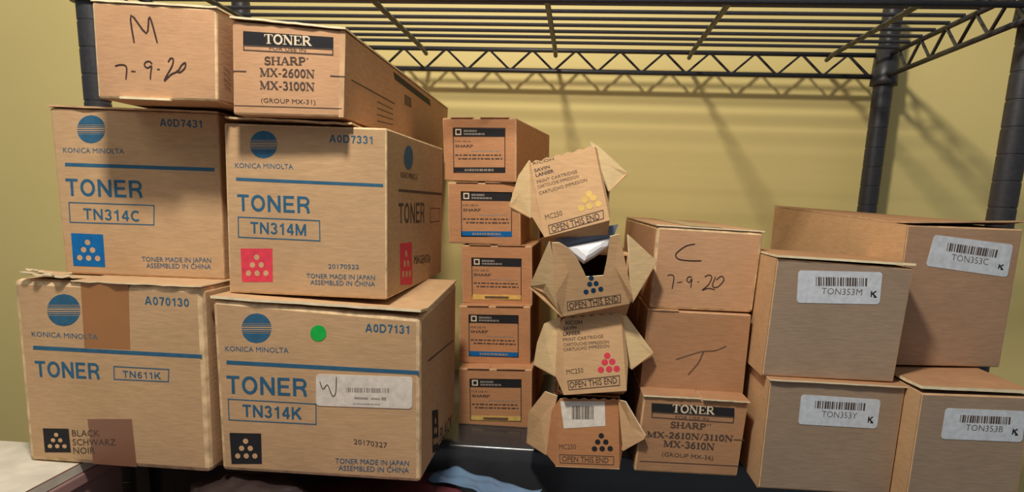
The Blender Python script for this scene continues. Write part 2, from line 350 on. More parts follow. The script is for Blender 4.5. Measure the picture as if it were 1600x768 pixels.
# measured carton corners (mm) and printing layout as fractions of each face
CARTON_CORNERS = {'Cc': {'BL': [-324.2, -349.3, -276.0],
        'BLB': [-332.9, -14.4, -276.0],
        'BR': [-224.0, -346.7, -276.0],
        'BRB': [-232.8, -11.8, -276.0],
        'TL': [-322.3, -349.3, -195.6],
        'TLB': [-331.1, -14.4, -195.6],
        'TR': [-220.9, -346.6, -198.2],
        'TRB': [-229.6, -11.7, -198.2]},
 'Cy': {'BL': [-856.2, -449.9, -253.5],
        'BLB': [-861.0, -270.0, -253.5],
        'BR': [-709.1, -446.1, -253.5],
        'BRB': [-713.8, -266.1, -253.5],
        'TL': [-856.7, -449.9, -110.6],
        'TLB': [-861.4, -270.0, -110.6],
        'TR': [-707.3, -446.0, -111.7],
        'TRB': [-712.0, -266.1, -111.7]},
 'G': {'BL': [-877.8, -491.1, -418.0],
       'BLB': [-876.0, -316.1, -418.0],
       'BR': [-707.4, -492.9, -418.0],
       'BRB': [-705.6, -317.9, -418.0],
       'TL': [-874.5, -491.1, -254.5],
       'TLB': [-872.7, -316.2, -254.5],
       'TR': [-705.2, -492.9, -254.2],
       'TRB': [-703.4, -317.9, -254.2]},
 'J': {'BL': [-328.2, -354.9, -356.5],
       'BLB': [-332.9, -84.9, -356.5],
       'BR': [-226.9, -353.1, -356.5],
       'BRB': [-231.6, -83.2, -356.5],
       'TL': [-325.8, -354.8, -276.5],
       'TLB': [-330.5, -84.9, -276.5],
       'TR': [-226.5, -353.1, -277.3],
       'TRB': [-231.2, -83.1, -277.3]},
 'K': {'BL': [-701.1, -484.8, -418.0],
       'BLB': [-702.7, -299.8, -418.0],
       'BR': [-522.9, -483.2, -418.0],
       'BRB': [-524.5, -298.2, -418.0],
       'TL': [-701.8, -484.8, -265.2],
       'TLB': [-703.4, -299.8, -264.5],
       'TR': [-523.6, -483.2, -273.0],
       'TRB': [-525.2, -298.2, -264.5]},
 'M': {'BL': [-782.7, -492.9, -107.0],
       'BLB': [-787.6, -207.9, -107.0],
       'BR': [-684.8, -491.1, -107.0],
       'BRB': [-689.8, -206.2, -107.0],
       'TL': [-781.4, -492.8, -35.6],
       'TLB': [-786.4, -207.9, -35.6],
       'TR': [-681.8, -491.1, -39.3],
       'TRB': [-686.8, -206.1, -39.3]},
 'Mg': {'BL': [-696.7, -463.4, -262.0],
        'BLB': [-694.7, -227.4, -262.0],
        'BR': [-556.8, -464.6, -262.0],
        'BRB': [-554.7, -228.6, -262.0],
        'TL': [-694.1, -463.4, -120.9],
        'TLB': [-692.0, -227.4, -120.9],
        'TR': [-556.2, -464.6, -121.9],
        'TRB': [-554.1, -228.6, -121.9]},
 'S1': {'BL': [-554.6, -216.0, -156.5],
        'BLB': [-526.1, -13.0, -156.5],
        'BR': [-469.8, -227.9, -156.5],
        'BRB': [-441.2, -24.9, -156.5],
        'TL': [-557.8, -215.6, -87.5],
        'TLB': [-529.2, -12.6, -87.5],
        'TR': [-472.0, -227.6, -86.9],
        'TRB': [-443.5, -24.6, -86.9]},
 'S2': {'BL': [-547.7, -222.0, -227.5],
        'BLB': [-547.7, -7.0, -227.5],
        'BR': [-462.7, -222.0, -227.5],
        'BRB': [-462.7, -7.0, -227.5],
        'TL': [-549.8, -222.0, -158.6],
        'TLB': [-549.8, -7.0, -158.6],
        'TR': [-465.8, -222.0, -157.2],
        'TRB': [-465.8, -7.0, -157.2]},
 'S3': {'BL': [-530.5, -220.3, -297.5],
        'BLB': [-526.8, -5.3, -297.5],
        'BR': [-446.7, -221.7, -297.5],
        'BRB': [-442.9, -6.8, -297.5],
        'TL': [-533.2, -220.2, -229.1],
        'TLB': [-529.5, -5.3, -229.1],
        'TR': [-449.6, -221.7, -227.4],
        'TRB': [-445.8, -6.7, -227.4]},
 'S4': {'BL': [-529.6, -242.8, -365.0],
        'BLB': [-528.4, -17.8, -365.0],
        'BR': [-445.1, -243.2, -365.0],
        'BRB': [-443.9, -18.2, -365.0],
        'TL': [-531.0, -242.8, -297.5],
        'TLB': [-529.9, -17.8, -297.5],
        'TR': [-447.6, -243.2, -294.9],
        'TRB': [-446.4, -18.2, -294.9]},
 'S5': {'BL': [-524.4, -269.6, -432.0],
        'BLB': [-522.4, -39.6, -432.0],
        'BR': [-439.3, -270.4, -432.0],
        'BRB': [-437.3, -40.4, -432.0],
        'TL': [-525.5, -269.6, -365.4],
        'TLB': [-523.5, -39.6, -365.4],
        'TR': [-441.4, -270.4, -362.4],
        'TRB': [-439.3, -40.4, -362.4]},
 'SH': {'BL': [-676.6, -482.8, -116.0],
        'BLB': [-685.2, 12.1, -116.0],
        'BR': [-586.6, -481.2, -116.0],
        'BRB': [-595.2, 13.7, -116.0],
        'TL': [-674.2, -482.7, -46.0],
        'TLB': [-682.9, 12.2, -46.0],
        'TR': [-584.0, -481.2, -52.0],
        'TRB': [-592.6, 13.8, -52.0]},
 'SH2': {'BL': [-331.3, -385.3, -432.0],
         'BLB': [-338.3, -115.4, -432.0],
         'BR': [-231.6, -382.7, -432.0],
         'BRB': [-238.6, -112.8, -432.0],
         'TL': [-326.9, -385.2, -355.4],
         'TLB': [-334.0, -115.3, -355.4],
         'TR': [-227.7, -382.6, -356.6],
         'TRB': [-234.8, -112.7, -356.6]},
 'TC': {'BL': [-94.7, -358.6, -318.5],
        'BLB': [-133.7, -40.9, -318.5],
        'BR': [13.2, -345.3, -318.5],
        'BRB': [-25.8, -27.7, -318.5],
        'TL': [-96.2, -358.8, -186.5],
        'TLB': [-135.2, -41.1, -174.5],
        'TR': [12.7, -345.4, -187.3],
        'TRB': [-26.3, -27.8, -179.3]},
 'TM': {'BL': [-223.1, -400.5, -326.0],
        'BLB': [-224.0, -292.5, -326.0],
        'BR': [-106.3, -399.5, -326.0],
        'BRB': [-107.2, -291.5, -326.0],
        'TL': [-220.7, -400.5, -218.9],
        'TLB': [-221.7, -292.5, -218.9],
        'TR': [-102.9, -399.5, -223.1],
        'TRB': [-103.9, -291.5, -223.1]},
 'TR': {'BL': [-97.2, -435.0, -432.0],
        'BLB': [-97.2, -135.0, -432.0],
        'BR': [-3.8, -435.0, -432.0],
        'BRB': [-3.8, -135.0, -432.0],
        'TL': [-97.3, -435.0, -326.5],
        'TLB': [-97.3, -135.0, -326.5],
        'TR': [-7.5, -435.0, -324.8],
        'TRB': [-7.5, -135.0, -324.8]},
 'TY': {'BL': [-217.8, -409.0, -432.0],
        'BLB': [-222.6, -139.1, -432.0],
        'BR': [-98.6, -407.0, -432.0],
        'BRB': [-103.3, -137.0, -432.0],
        'TL': [-217.7, -409.0, -327.6],
        'TLB': [-222.4, -139.1, -327.6],
        'TR': [-98.3, -407.0, -328.7],
        'TRB': [-103.1, -137.0, -328.7]}}
PRINTS = {'Cc': [('ink', 'front', [(0.373, 0.81), (0.291, 0.781), (0.214, 0.698), (0.205, 0.651), (0.245, 0.615), (0.355, 0.607), (0.451, 0.614)], 2.6, 'ink', 'handwriting'),
        ('ink', 'front', [(0.145, 0.415), (0.181, 0.425), (0.208, 0.395), (0.202, 0.254)], 2.1, 'ink', 'handwriting'), ('ink', 'front', [(0.244, 0.335), (0.292, 0.345)], 2, 'ink', 'handwriting'),
        ('ink', 'front', [(0.379, 0.406), (0.348, 0.412), (0.333, 0.372), (0.36, 0.342), (0.38, 0.39), (0.378, 0.28)], 2.1, 'ink', 'handwriting'),
        ('ink', 'front', [(0.438, 0.354), (0.451, 0.355)], 2.4, 'ink', 'handwriting'),
        ('ink', 'front', [(0.499, 0.421), (0.54, 0.447), (0.567, 0.418), (0.545, 0.329), (0.49, 0.255), (0.543, 0.282), (0.612, 0.27)], 2.1, 'ink', 'handwriting'),
        ('ink', 'front', [(0.602, 0.428), (0.583, 0.316), (0.633, 0.303), (0.685, 0.393), (0.656, 0.439), (0.612, 0.389)], 2.1, 'ink', 'handwriting')],
 'Cy': [('logo', 'front', [(0.148, 0.798), (0.318, 0.804), (0.332, 0.968), (0.163, 0.962)]),
        ('text', 'front', [(0.058, 0.741), (0.427, 0.746), (0.428, 0.776), (0.059, 0.771)], 'KONICA MINOLTA', 'blue', 'brand_lettering', 0.0),
        ('fill', 'front', [(0.061, 0.66), (0.964, 0.661), (0.965, 0.682), (0.063, 0.681)], 'blue', 'blue_rule'),
        ('text', 'front', [(0.052, 0.483), (0.525, 0.487), (0.526, 0.59), (0.055, 0.587)], 'TONER', 'blue', 'title_lettering', 0.03),
        ('frame', 'front', [(0.056, 0.319), (0.582, 0.322), (0.591, 0.447), (0.061, 0.446)], 'blue', 'code_frame'),
        ('text', 'front', [(0.146, 0.344), (0.499, 0.342), (0.5, 0.408), (0.148, 0.411)], 'TN314C', 'blue', 'code_lettering', 0.015),
        ('dots', 'front', [(0.054, 0.051), (0.255, 0.051), (0.258, 0.254), (0.058, 0.255)], 'cyan', 'colour_square'),
        ('text', 'front', [(0.653, 0.915), (0.906, 0.912), (0.906, 0.957), (0.653, 0.959)], 'A0D7431', 'blue', 'part_number', 0.02),
        ('text', 'front', [(0.49, 0.096), (0.921, 0.105), (0.921, 0.135), (0.49, 0.126)], 'TONER MADE IN JAPAN', 'blue', 'small_print', 0.0),
        ('text', 'front', [(0.515, 0.057), (0.919, 0.065), (0.919, 0.095), (0.515, 0.087)], 'ASSEMBLED IN CHINA', 'blue', 'small_print', 0.0)],
 'G': [('logo', 'front', [(0.167, 0.758), (0.347, 0.767), (0.36, 0.936), (0.182, 0.928)]),
       ('text', 'front', [(0.079, 0.699), (0.435, 0.7), (0.435, 0.727), (0.079, 0.726)], 'KONICA MINOLTA', 'blue', 'brand_lettering', 0.0),
       ('fill', 'front', [(0.079, 0.628), (0.981, 0.629), (0.982, 0.649), (0.081, 0.649)], 'blue', 'blue_rule'),
       ('text', 'front', [(0.082, 0.48), (0.434, 0.486), (0.434, 0.573), (0.082, 0.567)], 'TONER', 'blue', 'title_lettering', 0.03),
       ('frame', 'front', [(0.506, 0.488), (0.801, 0.492), (0.807, 0.563), (0.509, 0.563)], 'blue', 'code_frame'),
       ('text', 'front', [(0.556, 0.504), (0.761, 0.505), (0.761, 0.542), (0.556, 0.54)], 'TN611K', 'blue', 'code_lettering', 0.015),
       ('dots', 'front', [(0.094, 0.055), (0.24, 0.065), (0.237, 0.199), (0.094, 0.192)], 'black', 'colour_square'),
       ('text', 'front', [(0.698, 0.898), (0.929, 0.896), (0.929, 0.938), (0.698, 0.941)], 'A070130', 'blue', 'part_number', 0.02),
       ('text', 'front', [(0.255, 0.158), (0.407, 0.168), (0.407, 0.204), (0.255, 0.194)], 'BLACK', 'dark', 'small_print', 0.0),
       ('text', 'front', [(0.254, 0.107), (0.492, 0.123), (0.492, 0.159), (0.254, 0.143)], 'SCHWARZ', 'dark', 'small_print', 0.0),
       ('text', 'front', [(0.254, 0.059), (0.375, 0.068), (0.375, 0.104), (0.254, 0.096)], 'NOIR', 'dark', 'small_print', 0.0),
       ('tape', 'front', [(0.36, 0.652), (0.605, 0.655), (0.619, 1.003), (0.365, 0.999)], 'tape'), ('tape', 'front', [(0.36, 0.008), (0.6, 0.007), (0.589, 0.277), (0.346, 0.261)], 'tape')],
 'J': [('ink', 'front', [(0.32, 0.4), (0.416, 0.447), (0.553, 0.512), (0.693, 0.538), (0.793, 0.601)], 2.4, 'faint', 'handwriting'),
       ('ink', 'front', [(0.578, 0.514), (0.545, 0.382), (0.497, 0.289), (0.453, 0.212)], 3.0, 'faint', 'handwriting')],
 'K': [('logo', 'front', [(0.135, 0.766), (0.282, 0.78), (0.288, 0.95), (0.143, 0.936)]),
       ('text', 'front', [(0.052, 0.713), (0.364, 0.731), (0.364, 0.761), (0.052, 0.742)], 'KONICA MINOLTA', 'blue', 'brand_lettering', 0.0),
       ('fill', 'front', [(0.054, 0.637), (0.993, 0.665), (0.993, 0.688), (0.056, 0.66)], 'blue', 'blue_rule'),
       ('text', 'front', [(0.049, 0.467), (0.451, 0.484), (0.452, 0.59), (0.051, 0.572)], 'TONER', 'blue', 'title_lettering', 0.03),
       ('frame', 'front', [(0.049, 0.308), (0.49, 0.318), (0.493, 0.446), (0.051, 0.437)], 'blue', 'code_frame'),
       ('text', 'front', [(0.122, 0.337), (0.418, 0.343), (0.419, 0.416), (0.123, 0.409)], 'TN314K', 'blue', 'code_lettering', 0.015),
       ('dots', 'front', [(0.052, 0.045), (0.207, 0.057), (0.21, 0.242), (0.05, 0.233)], 'black', 'colour_square'),
       ('text', 'front', [(0.738, 0.891), (0.95, 0.902), (0.951, 0.95), (0.739, 0.939)], 'A0D7131', 'blue', 'part_number', 0.02),
       ('text', 'front', [(0.673, 0.217), (0.837, 0.207), (0.837, 0.239), (0.673, 0.248)], '20170327', 'dark', 'small_print', 0.0),
       ('text', 'front', [(0.578, 0.09), (0.944, 0.104), (0.944, 0.136), (0.579, 0.122)], 'TONER MADE IN JAPAN', 'blue', 'small_print', 0.0),
       ('text', 'front', [(0.593, 0.047), (0.943, 0.059), (0.944, 0.092), (0.594, 0.079)], 'ASSEMBLED IN CHINA', 'blue', 'small_print', 0.0),
       ('disc', 'front', [(0.472, 0.81), (0.55, 0.818), (0.552, 0.91), (0.475, 0.902)], 'green', 'dot_sticker'),
       ('sticker', 'front', [(0.491, 0.434), (0.959, 0.457), (0.963, 0.649), (0.495, 0.621)], 'paper',
        [('bars', [(0.64, 0.528), (0.852, 0.544), (0.852, 0.571), (0.64, 0.555)]), ('dash', [(0.68, 0.49), (0.749, 0.492), (0.749, 0.508), (0.68, 0.505)]),
         ('dash', [(0.761, 0.495), (0.805, 0.497), (0.805, 0.509), (0.762, 0.507)]), ('dash', [(0.811, 0.494), (0.836, 0.494), (0.836, 0.518), (0.811, 0.517)]),
         ('dash', [(0.673, 0.458), (0.805, 0.466), (0.805, 0.474), (0.674, 0.466)])]),
       ('ink', 'front', [(0.513, 0.581), (0.528, 0.537), (0.55, 0.565), (0.565, 0.521), (0.577, 0.499), (0.59, 0.523), (0.595, 0.615)], 1.5, 'dark', 'handwriting'),
       ('dots', 'right', [(0.298, 0.052), (0.474, -0.009), (0.439, 0.286), (0.28, 0.339)], 'black', 'colour_square'),
       ('text', 'right', [(0.501, 0.037), (0.903, -0.024), (0.907, 0.08), (0.505, 0.133)], 'BLACK', 'dark', 'colour_lettering', 0.0),
       ('fill', 'right', [(0.178, 0.684), (0.917, 0.608), (0.917, 0.617), (0.178, 0.696)], 'dark', 'blue_rule')],
 'M': [('ink', 'right', [(0.036, 0.404), (0.079, 0.362)], 1.3, 'dark', 'tick_mark'), ('ink', 'right', [(0.036, 0.34), (0.079, 0.297)], 1.3, 'dark', 'tick_mark'),
       ('ink', 'right', [(0.036, 0.276), (0.079, 0.231)], 1.3, 'dark', 'tick_mark'), ('ink', 'right', [(0.039, 0.214), (0.079, 0.173)], 1.3, 'dark', 'tick_mark'),
       ('ink', 'front', [(0.329, 0.595), (0.314, 0.878), (0.432, 0.701), (0.463, 0.875), (0.518, 0.605)], 3, 'ink', 'handwriting'),
       ('ink', 'front', [(0.161, 0.345), (0.215, 0.361), (0.256, 0.336), (0.245, 0.207)], 2.6, 'ink', 'handwriting'), ('ink', 'front', [(0.292, 0.297), (0.329, 0.295)], 2.4, 'ink', 'handwriting'),
       ('ink', 'front', [(0.469, 0.38), (0.449, 0.406), (0.417, 0.398), (0.405, 0.363), (0.431, 0.337), (0.463, 0.359), (0.456, 0.298), (0.448, 0.215)], 2.4, 'ink', 'handwriting'),
       ('ink', 'front', [(0.509, 0.327), (0.53, 0.325)], 2.6, 'ink', 'handwriting'),
       ('ink', 'front',
        [(0.601, 0.407), (0.623, 0.449), (0.644, 0.436), (0.632, 0.367), (0.592, 0.276), (0.564, 0.206), (0.624, 0.278), (0.678, 0.314), (0.71, 0.378), (0.742, 0.407), (0.736, 0.351), (0.693, 0.301),
         (0.667, 0.321)],
        2.6, 'ink', 'handwriting')],
 'Mg': [('logo', 'front', [(0.156, 0.804), (0.328, 0.81), (0.332, 0.966), (0.161, 0.961)]),
        ('text', 'front', [(0.062, 0.747), (0.425, 0.751), (0.424, 0.78), (0.062, 0.776)], 'KONICA MINOLTA', 'blue', 'brand_lettering', 0.0),
        ('fill', 'front', [(0.066, 0.673), (0.977, 0.667), (0.977, 0.685), (0.066, 0.691)], 'blue', 'blue_rule'),
        ('text', 'front', [(0.07, 0.497), (0.529, 0.498), (0.529, 0.596), (0.069, 0.594)], 'TONER', 'blue', 'title_lettering', 0.03),
        ('frame', 'front', [(0.067, 0.337), (0.588, 0.335), (0.587, 0.46), (0.069, 0.463)], 'blue', 'code_frame'),
        ('text', 'front', [(0.148, 0.367), (0.501, 0.365), (0.501, 0.433), (0.148, 0.435)], 'TN314M', 'blue', 'code_lettering', 0.015),
        ('dots', 'front', [(0.085, 0.069), (0.282, 0.078), (0.284, 0.28), (0.081, 0.272)], 'magenta', 'colour_square'),
        ('text', 'front', [(0.65, 0.911), (0.919, 0.91), (0.919, 0.953), (0.65, 0.954)], 'A0D7331', 'blue', 'part_number', 0.02),
        ('text', 'front', [(0.635, 0.174), (0.827, 0.179), (0.827, 0.206), (0.635, 0.201)], '20170522', 'blue', 'small_print', 0.0),
        ('text', 'front', [(0.497, 0.11), (0.926, 0.117), (0.926, 0.146), (0.497, 0.139)], 'TONER MADE IN JAPAN', 'blue', 'small_print', 0.0),
        ('text', 'front', [(0.521, 0.072), (0.926, 0.078), (0.926, 0.107), (0.521, 0.101)], 'ASSEMBLED IN CHINA', 'blue', 'small_print', 0.0),
        ('disc', 'right', [(0.24, 0.783), (0.386, 0.793), (0.383, 0.95), (0.239, 0.932)], 'blue', 'logo'),
        ('text', 'right', [(0.192, 0.732), (0.466, 0.729), (0.466, 0.768), (0.192, 0.768)], 'KONICA MINOLTA', 'dark', 'brand_lettering', 0),
        ('fill', 'right', [(0.161, 0.645), (0.985, 0.631), (0.984, 0.651), (0.161, 0.661)], 'dark', 'blue_rule'),
        ('text', 'right', [(0.163, 0.448), (0.608, 0.429), (0.608, 0.577), (0.163, 0.574)], 'TONER', 'dark', 'title_lettering', 0.03),
        ('frame', 'right', [(0.727, 0.428), (0.947, 0.423), (0.942, 0.53), (0.723, 0.538)], 'dark', 'code_frame'),
        ('dots', 'right', [(0.193, 0.052), (0.389, 0.02), (0.373, 0.312), (0.183, 0.321)], 'magenta', 'colour_square'),
        ('text', 'right', [(0.421, 0.157), (0.738, 0.121), (0.738, 0.185), (0.421, 0.215)], 'MAGENTA', 'dark', 'colour_lettering', 0.0)],
 'S1': [('slabel', 'front', [(0.134, 0.124), (0.851, 0.144), (0.853, 0.848), (0.141, 0.849)], 'black')],
 'S2': [('slabel', 'front', [(0.18, 0.112), (0.88, 0.136), (0.886, 0.856), (0.184, 0.855)], 'cyan')],
 'S3': [('slabel', 'front', [(0.143, 0.068), (0.848, 0.09), (0.852, 0.791), (0.145, 0.787)], 'yellow')],
 'S4': [('slabel', 'front', [(0.141, 0.122), (0.837, 0.136), (0.836, 0.855), (0.138, 0.853)], 'cyan')],
 'S5': [('slabel', 'front', [(0.159, 0.078), (0.862, 0.108), (0.858, 0.835), (0.148, 0.822)], 'yellow')],
 'SH': [('fill', 'front', [(0.099, 0.755), (0.897, 0.787), (0.895, 0.915), (0.1, 0.901)], 'black', 'title_band'),
        ('frame', 'front', [(0.099, 0.694), (0.898, 0.707), (0.897, 0.787), (0.099, 0.755)], 'dark', 'title_frame'),
        ('serif', 'front', [(0.287, 0.785), (0.705, 0.797), (0.703, 0.903), (0.285, 0.888)], 'TONER', 'paperk', 'title_lettering', 0.0),
        ('text', 'front', [(0.332, 0.721), (0.655, 0.725), (0.654, 0.764), (0.332, 0.759)], 'FOR USE IN', 'dark', 'printed_lettering', 0.0),
        ('serif', 'front', [(0.286, 0.557), (0.685, 0.581), (0.683, 0.67), (0.285, 0.644)], 'SHARP*', 'dark', 'printed_lettering', 0.0),
        ('serif', 'front', [(0.246, 0.429), (0.737, 0.441), (0.735, 0.534), (0.244, 0.52)], 'MX-2600N', 'dark', 'printed_lettering', 0.0),
        ('serif', 'front', [(0.245, 0.289), (0.739, 0.295), (0.736, 0.39), (0.243, 0.38)], 'MX-3100N', 'dark', 'printed_lettering', 0.0),
        ('text', 'front', [(0.256, 0.142), (0.746, 0.141), (0.745, 0.193), (0.255, 0.191)], '(GROUP MX-31)', 'dark', 'printed_lettering', 0.0),
        ('fill', 'front', [(-0.001, 0.462), (0.125, 0.466), (0.125, 0.48), (-0.002, 0.475)], 'dark', 'print_line'),
        ('fill', 'front', [(0.873, 0.468), (1.009, 0.467), (1.009, 0.482), (0.873, 0.483)], 'dark', 'print_line'),
        ('fill', 'front', [(0.012, 0.096), (0.981, 0.098), (0.981, 0.107), (0.012, 0.104)], 'dark', 'print_line'),
        ('fill', 'right', [(0.335, 0.843), (0.731, 0.811), (0.71, 0.914), (0.32, 0.937)], 'black', 'side_band'),
        ('fill', 'right', [(0.037, 0.473), (0.34, 0.476), (0.34, 0.495), (0.037, 0.488)], 'dark', 'print_line'),
        ('fill', 'right', [(0.202, 0.375), (0.328, 0.386), (0.328, 0.397), (0.201, 0.388)], 'dark', 'print_line'),
        ('fill', 'right', [(0.203, 0.289), (0.33, 0.311), (0.33, 0.322), (0.203, 0.302)], 'dark', 'print_line'),
        ('fill', 'right', [(0.205, 0.202), (0.331, 0.235), (0.331, 0.246), (0.204, 0.215)], 'dark', 'print_line'),
        ('fill', 'right', [(0.206, 0.114), (0.333, 0.159), (0.333, 0.17), (0.206, 0.127)], 'dark', 'print_line'),
        ('fill', 'right', [(0.431, 0.562), (0.503, 0.577), (0.492, 0.726), (0.427, 0.72)], 'faint', 'side_mark')],
 'SH2': [('fill', 'front', [(0.093, 0.803), (0.887, 0.798), (0.874, 0.912), (0.082, 0.915)], 'black', 'title_band'),
         ('frame', 'front', [(0.101, 0.723), (0.887, 0.71), (0.887, 0.795), (0.094, 0.799)], 'dark', 'title_frame'),
         ('serif', 'front', [(0.289, 0.81), (0.693, 0.809), (0.688, 0.914), (0.284, 0.915)], 'TONER', 'paperk', 'title_lettering', 0.0),
         ('text', 'front', [(0.328, 0.729), (0.647, 0.724), (0.645, 0.767), (0.326, 0.771)], 'FOR USE IN', 'dark', 'printed_lettering', 0.0),
         ('serif', 'front', [(0.291, 0.607), (0.684, 0.608), (0.681, 0.689), (0.288, 0.687)], 'SHARP**', 'dark', 'printed_lettering', 0.0),
         ('serif', 'front', [(0.077, 0.466), (0.907, 0.471), (0.904, 0.551), (0.073, 0.546)], 'MX-2610N/3110N', 'dark', 'printed_lettering', 0.0),
         ('serif', 'front', [(0.249, 0.351), (0.744, 0.342), (0.74, 0.431), (0.245, 0.439)], 'MX-3610N', 'dark', 'printed_lettering', 0.0),
         ('text', 'front', [(0.25, 0.222), (0.746, 0.208), (0.743, 0.264), (0.247, 0.278)], '(GROUP MX-36)', 'dark', 'printed_lettering', 0.0),
         ('fill', 'front', [(0.912, 0.489), (1.015, 0.489), (1.015, 0.501), (0.911, 0.502)], 'dark', 'print_line'),
         ('fill', 'front', [(0.041, 0.135), (1.006, 0.139), (1.005, 0.149), (0.04, 0.145)], 'dark', 'print_line')],
 'TC': [('sticker', 'front', [(0.205, 0.721), (0.929, 0.66), (0.934, 0.891), (0.241, 0.939)], 'label',
         [('barcode', [(0.363, 0.831), (0.809, 0.795), (0.814, 0.851), (0.367, 0.887)]), ('text', 'TON353C', [(0.417, 0.767), (0.741, 0.741), (0.74, 0.786), (0.417, 0.812)]),
          ('mark', [(0.83, 0.718), (0.882, 0.713), (0.886, 0.747), (0.834, 0.752)])])],
 'TM': [('sticker', 'front', [(0.188, 0.644), (0.797, 0.676), (0.78, 0.949), (0.168, 0.915)], 'label',
         [('barcode', [(0.312, 0.797), (0.689, 0.822), (0.681, 0.892), (0.302, 0.872)]), ('text', 'TON353M', [(0.36, 0.731), (0.656, 0.742), (0.654, 0.797), (0.358, 0.785)]),
          ('mark', [(0.72, 0.734), (0.767, 0.735), (0.764, 0.787), (0.715, 0.785)])])],
 'TR': [('sticker', 'front', [(0.236, 0.623), (0.969, 0.628), (0.962, 0.883), (0.239, 0.884)], 'label',
         [('barcode', [(0.382, 0.771), (0.843, 0.77), (0.839, 0.831), (0.383, 0.833)]), ('text', 'TON353B', [(0.445, 0.705), (0.779, 0.703), (0.78, 0.754), (0.445, 0.757)]),
          ('mark', [(0.862, 0.688), (0.92, 0.685), (0.917, 0.735), (0.866, 0.736)])])],
 'TY': [('sticker', 'front', [(0.247, 0.617), (0.834, 0.616), (0.832, 0.879), (0.245, 0.886)], 'label',
         [('barcode', [(0.356, 0.77), (0.731, 0.773), (0.73, 0.84), (0.354, 0.837)]), ('text', 'TON353Y', [(0.414, 0.695), (0.674, 0.696), (0.673, 0.751), (0.414, 0.751)]),
          ('mark', [(0.757, 0.667), (0.8, 0.667), (0.798, 0.722), (0.756, 0.722)])])]}
